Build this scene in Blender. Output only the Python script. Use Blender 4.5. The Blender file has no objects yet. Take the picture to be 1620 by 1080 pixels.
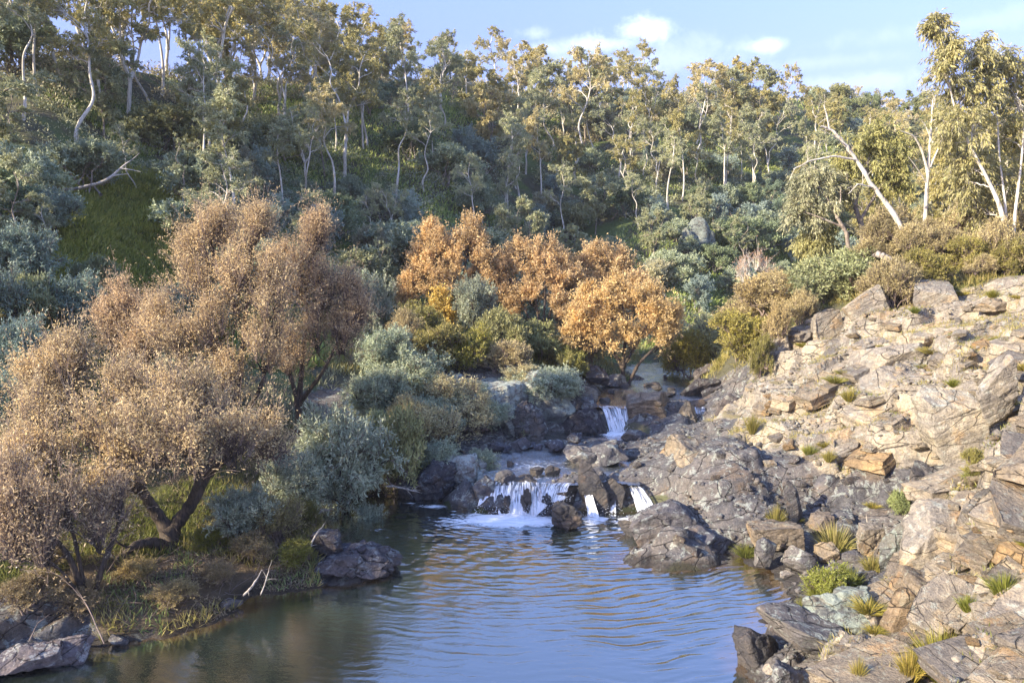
import bpy, bmesh, math, random
import numpy as np
from mathutils import Vector

R_ = np.random.default_rng
scene = bpy.context.scene
COL = scene.collection
rad = math.radians

# ------------------------------------------------------------------ view geometry used to lay the valley out
CAMH, PITCH, FPX = 7.0, rad(6.0), 1150.0
cP, sP = math.cos(PITCH), math.sin(PITCH)

def ray(px, py):
    u, v = (px - 810) / FPX, (540 - py) / FPX
    return np.array([u, cP + v * sP, -sP + v * cP])

def at_z(px, py, z):                       # point of the view ray at height z
    d = ray(px, py)
    return np.array([0, 0, CAMH]) + d * ((z - CAMH) / d[2])

def at_d(px, py, Y):                       # point of the view ray at distance Y
    d = ray(px, py)
    return np.array([0, 0, CAMH]) + d * (Y / d[1])

def to_px(p):
    x, y, z = p[0], p[1], p[2] - CAMH
    f = y * cP - z * sP
    return 810 + FPX * x / f, 540 - FPX * (y * sP + z * cP) / f

# ------------------------------------------------------------------ numpy noise
def _h(i, j, k, seed):
    n = (i.astype(np.int64) * 374761393 + j.astype(np.int64) * 668265263 + k * 1274126177 + seed * 974634757) & 0x7fffffff
    n = ((n ^ (n >> 13)) * 1274126177) & 0x7fffffff
    n = ((n ^ (n >> 15)) * 668265263) & 0x7fffffff
    return ((n ^ (n >> 16)) & 0xffffff) / float(0xffffff)

def noise2(x, y, seed=0):
    i, j = np.floor(x), np.floor(y)
    fx, fy = x - i, y - j
    i, j = i.astype(np.int64), j.astype(np.int64)
    fx, fy = fx * fx * (3 - 2 * fx), fy * fy * (3 - 2 * fy)
    z = np.int64(0)
    a, b = _h(i, j, z, seed), _h(i + 1, j, z, seed)
    c, d = _h(i, j + 1, z, seed), _h(i + 1, j + 1, z, seed)
    return (a + (b - a) * fx) * (1 - fy) + (c + (d - c) * fx) * fy - .5

def fbm2(x, y, seed=0, octv=4):
    s, a = 0, 1.
    for o in range(octv):
        s = s + a * noise2(x * 2 ** o + 17.3 * o, y * 2 ** o - 9.1 * o, seed + o)
        a *= .5
    return s

def noise3(p, seed=0):
    i = np.floor(p).astype(np.int64)
    f = p - i
    f = f * f * (3 - 2 * f)
    r = 0
    for a in (0, 1):
        for b in (0, 1):
            for c in (0, 1):
                w = (f[:, 0] if a else 1 - f[:, 0]) * (f[:, 1] if b else 1 - f[:, 1]) * (f[:, 2] if c else 1 - f[:, 2])
                r = r + w * _h(i[:, 0] + a, i[:, 1] + b, i[:, 2] + c, seed)
    return r - .5

def fbm3(p, seed=0, octv=3):
    s, a = 0, 1.
    for o in range(octv):
        s = s + a * noise3(p * 2 ** o + 7.7 * o, seed + o)
        a *= .5
    return s

def cells(x, y, seed):                     # two nearest jittered sites (x, y, three hashes each) and border distance
    i, j = np.floor(x).astype(np.int64), np.floor(y).astype(np.int64)
    D = np.full((2,) + x.shape, 1e9); S = np.zeros((2, 4) + x.shape)
    z = np.int64(0)
    for a in (-1, 0, 1):
        for b in (-1, 0, 1):
            ci, cj = i + a, j + b
            sx = ci + .08 + .84 * _h(ci, cj, z, seed)
            sy = cj + .08 + .84 * _h(ci, cj, z, seed + 5)
            d = (x - sx) ** 2 + (y - sy) ** 2
            new = np.stack([sx, sy, ci, cj])
            m1 = d < D[0]; m2 = (~m1) & (d < D[1])
            S[1] = np.where(m1, S[0], np.where(m2, new, S[1])); D[1] = np.where(m1, D[0], np.where(m2, d, D[1]))
            S[0] = np.where(m1, new, S[0]); D[0] = np.where(m1, d, D[0])
    r = []
    for q in (0, 1):
        ci, cj = S[q, 2].astype(np.int64), S[q, 3].astype(np.int64)
        r.append((S[q, 0], S[q, 1], [_h(ci, cj, z, seed + 11 + w) - .5 for w in range(3)]))
    return r[0], r[1], np.sqrt(D[1]) - np.sqrt(D[0])

def sstep(a, b, x):
    t = np.clip((x - a) / (b - a), 0, 1)
    return t * t * (3 - 2 * t)

def unit(v):
    return v / np.maximum(np.linalg.norm(v, axis=-1, keepdims=True), 1e-9)

# ------------------------------------------------------------------ mesh and object helpers
def mesh_np(name, verts, faces, mat=None, smooth=False, attrs=None):
    me = bpy.data.meshes.new(name)
    verts = np.ascontiguousarray(verts, np.float32)
    if isinstance(faces, np.ndarray):
        faces = [faces]
    faces = [np.ascontiguousarray(f, np.int32) for f in faces if len(f)]
    me.vertices.add(len(verts)); me.vertices.foreach_set('co', verts.ravel())
    loops = np.concatenate([f.ravel() for f in faces])
    sizes = np.concatenate([np.full(len(f), f.shape[1], np.int32) for f in faces])
    starts = np.concatenate([[0], np.cumsum(sizes)[:-1]]).astype(np.int32)
    me.loops.add(len(loops)); me.loops.foreach_set('vertex_index', loops)
    me.polygons.add(len(sizes)); me.polygons.foreach_set('loop_start', starts)
    me.polygons.foreach_set('loop_total', sizes)
    if smooth:
        me.polygons.foreach_set('use_smooth', np.ones(len(sizes), bool))
    me.update(calc_edges=True)
    for k, v in (attrs or {}).items():
        a = me.attributes.new(k, 'FLOAT', 'POINT')
        a.data.foreach_set('value', np.ascontiguousarray(v, np.float32))
    if mat:
        me.materials.append(mat)
    return me

def link(name, me, parent=None, loc=None):
    o = bpy.data.objects.new(name, me)
    COL.objects.link(o)
    if parent: o.parent = parent
    if loc is not None: o.location = [float(c) for c in loc]
    return o

def tag(o, label=None, cat=None, group=None, kind=None):
    if label: o['label'] = label
    if cat: o['category'] = cat
    if group: o['group'] = group
    if kind: o['kind'] = kind
    return o

def copy_tree(src, parent=None):
    c = src.copy(); COL.objects.link(c)
    if parent: c.parent = parent
    for ch in [q for q in src.children]:
        copy_tree(ch, c)
    return c

class Tubes:
    """polylines grown into tapering tubes, gathered into one mesh"""
    def __init__(s): s.V, s.F, s.n = [], [], 0
    def add(s, P, Rr, sides=5):
        P = np.asarray(P, float)
        if P.ndim == 2: P = P[None]
        Rr = np.asarray(Rr, float)
        if Rr.ndim == 1: Rr = np.broadcast_to(Rr, P.shape[:2])
        K, n, _ = P.shape
        if K == 0: return
        t = unit(np.gradient(P, axis=1))
        ref = np.where(np.abs(unit(P[:, -1:] - P[:, :1])[..., 2:3]) > .8, np.array([1., 0.13, 0]), np.array([0, 0.1, 1.]))
        u = unit(np.cross(t, np.broadcast_to(ref, t.shape)))
        v = np.cross(t, u)
        a = np.arange(sides) * 2 * np.pi / sides
        ring = P[:, :, None] + Rr[:, :, None, None] * (np.cos(a)[:, None] * u[:, :, None] + np.sin(a)[:, None] * v[:, :, None])
        idx = np.arange(K * n * sides).reshape(K, n, sides) + s.n
        A, B = idx[:, :-1], idx[:, 1:]
        F = np.stack([A, np.roll(A, -1, 2), np.roll(B, -1, 2), B], -1).reshape(-1, 4)
        s.V.append(ring.reshape(-1, 3)); s.F.append(F); s.n += K * n * sides
    def build(s, name, mat, smooth=True):
        return mesh_np(name, np.concatenate(s.V), np.concatenate(s.F), mat, smooth)

def bez(p0, pc, p1, n):
    t = np.linspace(0, 1, n)[:, None]
    p0, pc, p1 = (np.asarray(q, float)[..., None, :] for q in (p0, pc, p1))
    return (1 - t) ** 2 * p0 + 2 * t * (1 - t) * pc + t * t * p1

def poly_at(P, t):                          # P (n,3), t (k,) -> points, tangents
    n = len(P) - 1
    f = np.clip(t * n, 0, n - 1e-6); i = f.astype(int); w = (f - i)[:, None]
    return P[i] * (1 - w) + P[i + 1] * w, unit(P[i + 1] - P[i])

def leaf_quads(C, A, L, W, rng, fold=.0):   # rhombic leaves: base, side, tip, side
    A = unit(A)
    B = unit(np.cross(A, unit(rng.normal(size=A.shape))))
    L = np.broadcast_to(np.asarray(L, float), (len(C),))[:, None]; W = np.broadcast_to(np.asarray(W, float), (len(C),))[:, None]
    m = C + A * L * .45
    V = np.stack([C, m + B * W * .5, C + A * L, m - B * W * .5], 1).reshape(-1, 3)
    return V, np.arange(len(V)).reshape(-1, 4)

# ------------------------------------------------------------------ node helpers
class NT:
    def __init__(s, tree): s.t = tree; s.n = tree.nodes; s.l = tree.links
    def new(s, typ, **kw):
        nd = s.n.new(typ)
        for k, v in kw.items():
            if k.startswith('i_'):
                key = k[2:]
                key = int(key) if key.isdigit() else key.replace('_', ' ')
                s.put(nd.inputs[key], v)
            else: setattr(nd, k, v)
        return nd
    def put(s, sock, v):
        if isinstance(v, bpy.types.NodeSocket): s.l.new(v, sock)
        elif isinstance(v, bpy.types.Node): s.l.new(v.outputs[0], sock)
        else: sock.default_value = v
    def math(s, op, a, b=0., c=None, clamp=False):
        nd = s.n.new('ShaderNodeMath'); nd.operation = op; nd.use_clamp = clamp
        s.put(nd.inputs[0], a); s.put(nd.inputs[1], b)
        if c is not None: s.put(nd.inputs[2], c)
        return nd.outputs[0]
    def vmath(s, op, a, b=None):
        nd = s.n.new('ShaderNodeVectorMath'); nd.operation = op
        s.put(nd.inputs[0], a)
        if b is not None: s.put(nd.inputs[1], b)
        return nd
    def noise(s, vec, scale, detail=4, rough=.55, dist=0.):
        nd = s.n.new('ShaderNodeTexNoise'); nd.inputs['Scale'].default_value = scale
        nd.inputs['Detail'].default_value = detail; nd.inputs['Roughness'].default_value = rough
        nd.inputs['Distortion'].default_value = dist
        if vec is not None: s.put(nd.inputs['Vector'], vec)
        return nd.outputs['Fac']
    def ramp(s, fac, stops, interp='LINEAR'):
        nd = s.n.new('ShaderNodeValToRGB'); cr = nd.color_ramp; cr.interpolation = interp
        while len(cr.elements) < len(stops): cr.elements.new(.5)
        for e, (p, c) in zip(cr.elements, stops):
            e.position = p; e.color = (*c, 1) if len(c) == 3 else c
        s.put(nd.inputs[0], fac)
        return nd.outputs[0]
    def fade(s, x, a, b, lo=0., hi=1.):
        nd = s.n.new('ShaderNodeMapRange'); nd.interpolation_type = 'SMOOTHSTEP'
        s.put(nd.inputs[0], x)
        for k, v in zip((1, 2, 3, 4), (a, b, lo, hi)): nd.inputs[k].default_value = v
        return nd.outputs[0]
    def mix(s, fac, a, b, typ='MIX'):
        nd = s.n.new('ShaderNodeMix'); nd.data_type = 'RGBA'; nd.blend_type = typ
        s.put(nd.inputs[0], fac)
        for k, v in ((6, a), (7, b)):
            if isinstance(v, (tuple, list)): v = (*v[:3], 1)
            s.put(nd.inputs[k], v)
        return nd.outputs[2]
    def attr(s, name):
        nd = s.n.new('ShaderNodeAttribute'); nd.attribute_name = name
        return nd.outputs['Fac']

def new_mat(name):
    m = bpy.data.materials.new(name); m.use_nodes = True
    m.node_tree.nodes.clear()
    t = NT(m.node_tree)
    out = t.new('ShaderNodeOutputMaterial')
    return m, t, out

def g3(c, k=1.): return tuple(x * k for x in c)
# ------------------------------------------------------------------ materials
def leaf_mat(name, c0, c1, c2, trans=.3, rough=.55):
    """foliage: every leaf its own tint between three leaf colours, times the plant's own tone (object colour)"""
    m, t, out = new_mat(name)
    geo = t.new('ShaderNodeNewGeometry'); oi = t.new('ShaderNodeObjectInfo')
    col = t.ramp(geo.outputs['Random Per Island'], [(0, c0), (.5, c1), (1, c2)])
    tc = t.new('ShaderNodeTexCoord')
    patch = t.noise(tc.outputs['Object'], .9, 2)
    col = t.mix(1., col, t.ramp(patch, [(.3, (.72, .74, .78)), (.7, (1.2, 1.16, 1.08))]), 'MULTIPLY')
    col = t.mix(1., col, oi.outputs['Color'], 'MULTIPLY')
    b = t.new('ShaderNodeBsdfPrincipled'); t.put(b.inputs['Base Color'], col)
    b.inputs['Roughness'].default_value = rough; b.inputs['Specular IOR Level'].default_value = .35
    tr = t.new('ShaderNodeBsdfTranslucent'); t.put(tr.inputs[0], col)
    mx = t.new('ShaderNodeMixShader'); mx.inputs[0].default_value = trans
    t.l.new(b.outputs[0], mx.inputs[1]); t.l.new(tr.outputs[0], mx.inputs[2])
    t.l.new(mx.outputs[0], out.inputs[0])
    return m

def bark_mat(name, base, dark, pale, scale=3., streak=6., thr=(.42, .62)):
    m, t, out = new_mat(name)
    tc = t.new('ShaderNodeTexCoord')
    mp = t.new('ShaderNodeMapping', i_Scale=(streak, streak, .9)); t.put(mp.inputs[0], tc.outputs['Object'])
    n1 = t.noise(mp.outputs[0], scale, 5, .6); n2 = t.noise(tc.outputs['Object'], .8, 3)
    col = t.mix(t.fade(n1, *thr), base, dark)
    col = t.mix(t.fade(n2, .5, .68, 0, .7), col, pale)
    b = t.new('ShaderNodeBsdfPrincipled', i_Roughness=.85); t.put(b.inputs['Base Color'], col)
    bp = t.new('ShaderNodeBump', i_Strength=.5, i_Distance=.03); t.put(bp.inputs['Height'], n1)
    t.l.new(bp.outputs[0], b.inputs['Normal'])
    t.l.new(b.outputs[0], out.inputs[0])
    return m

def rock_color(t, vec, oi=None, tan=(.42, .33, .235), grey=(.2, .185, .175), warm=(.42, .235, .11), lichen=.35):
    """bedded rock: broad colour patches, thin beds, grain, hairline joints and crusts of lichen"""
    sp = t.new('ShaderNodeSeparateXYZ'); t.put(sp.inputs[0], vec)
    bed = t.math('SUBTRACT', sp.outputs[2], t.math('MULTIPLY', sp.outputs[0], .26))
    cb = t.new('ShaderNodeCombineXYZ'); t.put(cb.inputs[0], t.math('MULTIPLY', sp.outputs[0], .9)); t.put(cb.inputs[1], t.math('MULTIPLY', sp.outputs[1], .9)); t.put(cb.inputs[2], t.math('MULTIPLY', bed, 7.))
    st = cb.outputs[0]
    n1 = t.noise(vec, .7, 6, .65); n2 = t.noise(st, .9, 6, .7, .3); n3 = t.noise(vec, 19., 5, .75); n4 = t.noise(vec, 1.1, 4, .6)
    n5 = t.noise(vec, 5.5, 5, .7)
    wv = t.new('ShaderNodeTexNoise', i_Scale=2.2, i_Detail=4.); t.put(wv.inputs['Vector'], vec)
    ws = t.new('ShaderNodeVectorMath', operation='SCALE', i_Scale=.4); t.put(ws.inputs[0], wv.outputs['Color'])
    cb2 = t.new('ShaderNodeCombineXYZ'); t.put(cb2.inputs[0], t.math('MULTIPLY', sp.outputs[0], 1.5)); t.put(cb2.inputs[1], t.math('MULTIPLY', sp.outputs[1], 1.5)); t.put(cb2.inputs[2], t.math('MULTIPLY', bed, 4.5))
    vo = t.new('ShaderNodeTexVoronoi', feature='DISTANCE_TO_EDGE', i_Scale=.62); t.put(vo.inputs['Vector'], t.vmath('ADD', cb2.outputs[0], ws.outputs[0]).outputs[0])
    crack = t.math('MAXIMUM', t.fade(vo.outputs[0], .003, .02), t.fade(n1, .5, .4), clamp=True)
    col = t.mix(t.fade(n1, .4, .6), grey, tan)
    col = t.mix(t.fade(n2, .5, .7, 0, .65), col, g3(grey, .62))
    col = t.mix(t.fade(t.math('ADD', n4, t.math('MULTIPLY', n5, .25)), .69, .8, 0, .7), col, warm)
    col = t.mix(1., col, t.ramp(n5, [(.28, (.6, .6, .62)), (.5, (1, 1, 1)), (.72, (1.32, 1.3, 1.26))]), 'MULTIPLY')
    col = t.mix(1., col, t.ramp(n3, [(.3, (.6, .6, .61)), (.5, (1, 1, 1)), (.72, (1.35, 1.33, 1.28))]), 'MULTIPLY')
    col = t.mix(t.math('MULTIPLY', t.math('SUBTRACT', 1., crack), .8), col, g3(grey, .2))
    if lichen:
        l1 = t.noise(vec, 4.2, 8, .75, .5)
        geo = t.new('ShaderNodeNewGeometry'); sq = t.new('ShaderNodeSeparateXYZ'); t.put(sq.inputs[0], geo.outputs['Normal'])
        up = t.fade(sq.outputs[2], -.2, .6, .3, 1)
        f = t.math('MULTIPLY', t.fade(l1, .57 - .13 * lichen, .6 - .08 * lichen), up)
        col = t.mix(t.math('MULTIPLY', f, .4 + .45 * lichen), col, t.mix(n3, (.34, .38, .32), (.56, .6, .52)))
    return col, (n1, n2, n3, n5, crack)

def rock_bump(t, b, vec, ns, k=1.):
    h = t.math('ADD', t.math('MULTIPLY', ns[1], .9), t.math('MULTIPLY', ns[2], .3))
    h = t.math('ADD', h, t.math('MULTIPLY', ns[3], .7))
    h = t.math('ADD', h, t.math('MULTIPLY', ns[4], .35))
    bp = t.new('ShaderNodeBump', i_Strength=1. * k, i_Distance=.12); t.put(bp.inputs['Height'], h)
    t.l.new(bp.outputs[0], b.inputs['Normal'])

def rock_mat(name, wet=False, **kw):
    m, t, out = new_mat(name)
    tc = t.new('ShaderNodeTexCoord'); oi = t.new('ShaderNodeObjectInfo')
    off = t.new('ShaderNodeCombineXYZ'); t.put(off.inputs[0], t.math('MULTIPLY', oi.outputs['Random'], 40.))
    vec = t.vmath('ADD', tc.outputs['Object'], off.outputs[0]).outputs[0]
    col, ns = rock_color(t, vec, **kw)
    col = t.mix(1., col, oi.outputs['Color'], 'MULTIPLY')
    b = t.new('ShaderNodeBsdfPrincipled', i_Roughness=.45 if wet else .9)
    b.inputs['Specular IOR Level'].default_value = .5 if wet else .25
    t.put(b.inputs['Base Color'], col)
    rock_bump(t, b, vec, ns)
    t.l.new(b.outputs[0], out.inputs[0])
    return m

M = {}
M['gum_leaf'] = leaf_mat('gum_leaf', (.29, .285, .13), (.41, .39, .19), (.55, .5, .27), .25)
M['gum_leaf_near'] = leaf_mat('gum_leaf_near', (.24, .245, .12), (.35, .345, .17), (.48, .455, .25), .28)
M['wattle_leaf'] = leaf_mat('wattle_leaf', (.23, .27, .19), (.33, .37, .27), (.46, .49, .37), .22)
M['scrub_leaf'] = leaf_mat('scrub_leaf', (.22, .24, .13), (.33, .345, .19), (.46, .465, .28), .2)
M['willow_leaf'] = leaf_mat('willow_leaf', (.5, .37, .23), (.63, .49, .3), (.76, .61, .36), .4)
M['willow_gold'] = leaf_mat('willow_gold', (.52, .37, .17), (.7, .53, .26), (.84, .68, .36), .42)
M['heath_leaf'] = leaf_mat('heath_leaf', (.32, .27, .15), (.43, .375, .21), (.54, .48, .29), .25)
M['olive_leaf'] = leaf_mat('olive_leaf', (.22, .21, .06), (.31, .29, .09), (.41, .37, .13), .3)
M['grass_blade'] = leaf_mat('grass_blade', (.2, .2, .05), (.33, .29, .09), (.46, .38, .15), .3)
M['green_blade'] = leaf_mat('green_blade', (.14, .17, .04), (.23, .25, .06), (.34, .33, .1), .35)
M['litter'] = leaf_mat('litter', (.15, .11, .07), (.26, .2, .13), (.36, .29, .17), .1)
M['moss_blade'] = leaf_mat('moss_blade', (.13, .19, .05), (.21, .27, .08), (.31, .33, .14), .2)
M['gum_bark'] = bark_mat('gum_bark', (.6, .55, .46), (.3, .26, .21), (.74, .71, .63), 2.5, 4., (.5, .66))
M['grey_bark'] = bark_mat('grey_bark', (.3, .25, .2), (.15, .12, .1), (.5, .45, .38), 2.5, 4.)
M['willow_bark'] = bark_mat('willow_bark', (.085, .062, .045), (.03, .024, .02), (.14, .115, .09), 4., 6.)
M['twig_bark'] = bark_mat('twig_bark', (.22, .165, .135), (.12, .09, .075), (.3, .235, .195), 2., 2.)
M['dead_wood'] = bark_mat('dead_wood', (.4, .36, .3), (.2, .17, .14), (.52, .48, .42), 3., 5.)
M['rock_tan'] = rock_mat('rock_tan', tan=(.37, .315, .23), grey=(.245, .22, .185), warm=(.37, .255, .14), lichen=.15)
M['rock_grey'] = rock_mat('rock_grey', tan=(.165, .147, .13), grey=(.11, .105, .108), warm=(.16, .115, .08), lichen=.25)
M['rock_lichen'] = rock_mat('rock_lichen', tan=(.3, .275, .23), grey=(.21, .205, .195), warm=(.18, .135, .095), lichen=1.)
M['rock_wet'] = rock_mat('rock_wet', True, tan=(.085, .07, .055), grey=(.045, .042, .042), warm=(.12, .08, .05), lichen=0)
# ------------------------------------------------------------------ terrain: control points (r tan rock, w river-worn rock, g grass, l litter, s scrub soil, b river bed)
ctl = []
def cz(kind, *pts):
    for px, py, z in pts: ctl.append((*at_z(px, py, z)[:2], z, kind))
def cd(kind, *pts):
    for px, py, Y in pts:
        p = at_d(px, py, Y); ctl.append((p[0], p[1], p[2], kind))
def cw(kind, *pts):
    for x, y, z in pts: ctl.append((x, y, z, kind))
# lower pool: bed and shores
cz('b', (600, 1000, -.8), (900, 1000, -.8), (800, 900, -.8), (1100, 950, -.5), (400, 1050, -.6), (1000, 880, -.4), (700, 830, -.5), (850, 850, -.6), (570, 812, -.35), (1020, 1070, -.6))
cw('b', (0, 9, -.8), (-3, 5, -.9), (1, 2, -.9), (-2, -4, -.8))
cz('w', (1190, 1080, .12), (1170, 1030, .1), (1215, 985, 0), (1258, 950, 0), (1250, 915, 0), (1190, 890, 0), (1130, 878, 0), (1060, 855, 0), (985, 848, 0))
cz('w', (30, 1062, 0), (100, 1048, 0), (200, 1022, 0), (540, 925, 0), (622, 880, 0), (575, 862, 0))
cz('l', (300, 1000, 0), (375, 965, 0), (400, 940, 0), (480, 935, 0), (510, 840, 0), (498, 803, 0), (520, 778, 0), (600, 782, 0))
cz('w', (660, 785, .05), (720, 778, .1), (770, 792, .15))
# left bank
cz('w', (0, 1000, .5), (80, 990, .42), (570, 893, .28), (530, 880, .3))
cz('l', (200, 980, .3), (300, 950, .3), (250, 920, .5), (400, 900, .32), (150, 905, .75), (330, 870, .6), (470, 895, .25), (400, 850, .5), (450, 800, .5), (470, 850, .3))
cz('g', (50, 900, .85), (250, 855, .75), (150, 845, 1.), (60, 850, 1.1), (260, 810, 1.), (300, 780, 1.1))
cz('s', (100, 780, 1.5), (450, 720, 1.), (0, 800, 1.6), (600, 740, .8), (540, 762, .3), (380, 760, .9))
cd('s', (0, 620, 24), (200, 600, 26), (400, 580, 28), (550, 560, 31), (650, 520, 36), (720, 515, 36), (850, 530, 36), (900, 560, 36), (780, 540, 33), (620, 590, 29), (100, 700, 20), (300, 680, 21))
# outcrop between the willows and the river
cd('w', (600, 655, 25.5), (700, 625, 27), (800, 615, 28.5), (880, 625, 29), (790, 692, 25.8), (680, 722, 23.5), (900, 682, 27.4), (930, 650, 28.6), (640, 690, 24))
# upper pool and main falls
cz('b', (860, 722, .35), (900, 742, .35), (830, 748, .4), (930, 702, .4), (1000, 688, .4), (850, 700, .5))
cz('w', (740, 748, .9), (780, 765, .78), (745, 705, .85), (960, 745, .82), (1000, 706, .95), (1010, 742, .95), (930, 690, .8), (800, 695, .8))
cw('w', (-1.5, 20.6, .8), (-.6, 20.62, .64), (.3, 20.6, .62), (1.2, 20.55, .62), (2., 20.6, .7), (2.6, 20.6, .66), (3.2, 20.7, .66), (4.2, 20.8, .85), (-.5, 21.4, .45), (1., 21.4, .4), (3, 21.5, .45))
cw('b', (-.9, 19.8, -.35), (.2, 19.8, -.5), (1.2, 19.7, -.4), (2.2, 19.7, -.35), (3.3, 19.8, -.2), (4, 20, -.05))
# upstream reach and second falls
cz('b', (1000, 617, 1.2), (1060, 612, 1.2), (945, 624, 1.2), (1085, 602, 1.2), (1020, 600, 1.25), (1100, 636, 1.25))
cz('w', (925, 604, 1.75), (1135, 612, 1.8), (1150, 640, 1.7), (1000, 594, 1.62), (1065, 690, 1.1), (1010, 640, 1.5), (1075, 650, 1.5), (1130, 690, 1.2))
cd('s', (890, 590, 33), (985, 590, 35))
cw('w', (2.2, 27.7, 1.7), (3.4, 27.7, 1.42), (4.3, 27.7, 1.42), (4.9, 27.6, 1.6), (6.4, 27.6, 1.6), (8., 27.7, 1.8), (7.2, 27.9, 1.36), (5.8, 27.8, 1.5))
cw('b', (3.6, 26.9, .45), (4.4, 26.9, .45), (7.1, 26.8, .8))
# right bank: worn rock beside the pool, shelf, cliff and bench
cz('w', (1000, 868, .15), (1060, 826, .75), (1120, 856, .4), (1100, 780, 1.05), (1180, 752, 1.5), (1250, 735, 1.6), (1060, 745, 1.1), (1150, 702, 1.7), (1240, 800, .8), (1050, 712, 1.1), (1180, 800, .9))
cz('r', (1250, 690, 1.9), (1200, 660, 2.), (1155, 652, 1.7), (1190, 622, 2.3))
cz('w', (1250, 850, .35), (1330, 842, .45), (1400, 835, .6), (1300, 885, .25), (1350, 912, .5), (1400, 865, .6), (1290, 935, .3), (1340, 965, .6), (1400, 782, 1.15), (1480, 762, 1.6), (1450, 822, 1.05), (1330, 790, .95), (1250, 1030, .4), (1230, 1062, .35))
cz('r', (1500, 700, 2.5), (1400, 705, 2.2), (1320, 722, 1.8), (1300, 655, 2.6), (1243, 612, 2.9))
cd('r', (1243, 560, 27.5), (1300, 535, 27), (1400, 495, 26), (1500, 470, 25.5), (1620, 445, 25), (1400, 600, 22.5), (1500, 600, 19.5), (1550, 520, 22), (1500, 550, 22), (1620, 600, 17), (1620, 520, 20.5), (1620, 750, 12), (1560, 700, 14.5),
   (1500, 820, 14), (1620, 850, 10.8), (1500, 900, 12), (1420, 950, 12), (1500, 1000, 10.3), (1620, 1000, 9), (1620, 1080, 7.8), (1400, 1080, 9.6), (1320, 1050, 10.4))
cd('s', (1450, 412, 28), (1620, 402, 29), (1350, 432, 30), (1250, 482, 31), (1180, 540, 31), (1150, 582, 31), (1500, 385, 33), (1620, 375, 35), (1380, 405, 34))
cd('g', (1400, 462, 28), (1500, 440, 27), (1600, 425, 27))
cw('s', (14, 44, 2.6), (21, 46, 3.6), (32, 48, 6), (9, 46, 1.9), (28, 38, 7.6), (36, 26, 10), (17, 40, 4.2), (44, 40, 9), (4, 44, 2.2))
cw('r', (22, 17, 8.2), (26, 12, 9.2), (14, 6, 5.4), (7, 2, 3), (30, 2, 9))
cw('l', (-15, 3, 2.2), (-10, 6, 1.1), (-8, -1, 1.3), (-12, -12, 2), (0, -16, 1.2), (13, -9, 3), (-22, 12, 3), (-17, 12, 2.2), (-30, 0, 3.2), (0, -32, 2), (-30, -30, 3), (30, -30, 7), (-11, 11, .95))

_c = np.array([c[:3] for c in ctl]); _k = [c[3] for c in ctl]
CX = _c[:, :2]

def _U(r2): return .5 * r2 * np.log(r2 + 1e-9)
_n = len(ctl)
_A = np.zeros((_n + 3, _n + 3))
_A[:_n, :_n] = _U(((CX[:, None] - CX[None]) ** 2).sum(-1)) + np.eye(_n) * .05
_A[:_n, _n] = 1; _A[:_n, _n + 1:] = CX; _A[_n:, :_n] = _A[:_n, _n:].T
_w = np.linalg.solve(_A, np.concatenate([_c[:, 2], [0, 0, 0]]))

def near_z(x, y):
    q = np.stack([x, y], 1); out = np.empty(len(q))
    for a in range(0, len(q), 40000):
        b = q[a:a + 40000]
        r2 = ((b[:, None, 0] - CX[None, :, 0]) ** 2 + (b[:, None, 1] - CX[None, :, 1]) ** 2)
        out[a:a + 40000] = _U(r2) @ _w[:_n] + _w[_n] + b @ _w[_n + 1:]
    return out

KIND = 'rwglsb'
_K = np.array([[1. if k == c else 0. for c in KIND] for k in _k])
def kinds(x, y):
    q = np.stack([x, y], 1); out = np.empty((len(q), 6))
    for a in range(0, len(q), 40000):
        b = q[a:a + 40000]
        r2 = ((b[:, None, 0] - CX[None, :, 0]) ** 2 + (b[:, None, 1] - CX[None, :, 1]) ** 2) + .02
        w = r2 ** -2.; out[a:a + 40000] = (w @ _K) / w.sum(1, keepdims=True)
    return out

# the forested side of the valley, by bearing: foot distance, foot height, crest distance, crest height
_T = np.array([(-180, 30, 4, 60, 4), (-95, 25, 3, 50, 3.5), (-75, 22, 3, 46, 5), (-62, 19, 2.8, 44, 10), (-52, 19, 2.8, 45, 13), (-42, 20, 2.8, 47, 14.5), (-35, 22, 2.8, 53, 17),
               (-24, 28, 3, 66, 22), (-11, 36, 3.7, 80, 26), (6, 46, 2.6, 100, 30), (17, 54, 2.2, 112, 30.5), (27, 64, 2., 125, 30), (35, 72, 2, 135, 29), (50, 76, 2.5, 140, 27), (90, 80, 6, 150, 20), (180, 30, 4, 60, 4)])
def hill_par(th):
    d = np.degrees(th)
    return [np.interp(d, _T[:, 0], _T[:, k]) for k in (1, 2, 3, 4)]

def base_z(x, y):
    r = np.hypot(x, y); th = np.arctan2(x, y)
    B, zb, Rr, zr = hill_par(th)
    wob = 1 + .06 * np.sin(th * 9 + 1) + .04 * np.sin(th * 23)
    t = (r - B * wob) / (Rr * (1 + .03 * np.sin(th * 13)) - B * wob)
    up = np.clip(t, 0, 1)
    prof = .8 * up ** 1.05 + .2 * up * up * (3 - 2 * up)
    over = np.clip((r - Rr) / 90., 0, 1)
    hz = zb + (zr - zb) * prof - (zr - 11) * .75 * sstep(.08, 1, over) * (zr > 11)
    amp = sstep(-.05, .3, t)
    hz = hz + amp * (1.9 * fbm2(x / 13, y / 13, 3, 3) + 1.5 * noise2(th * 11, r / 60, 8))
    w = sstep(-.14, .1, t)
    far = r > 95
    nz = np.zeros_like(x); m = (w < 1) & ~far
    if m.any(): nz[m] = near_z(x[m], y[m])
    w = np.where(far, 1, w)
    return nz * (1 - w) + hz * w, w

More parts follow.
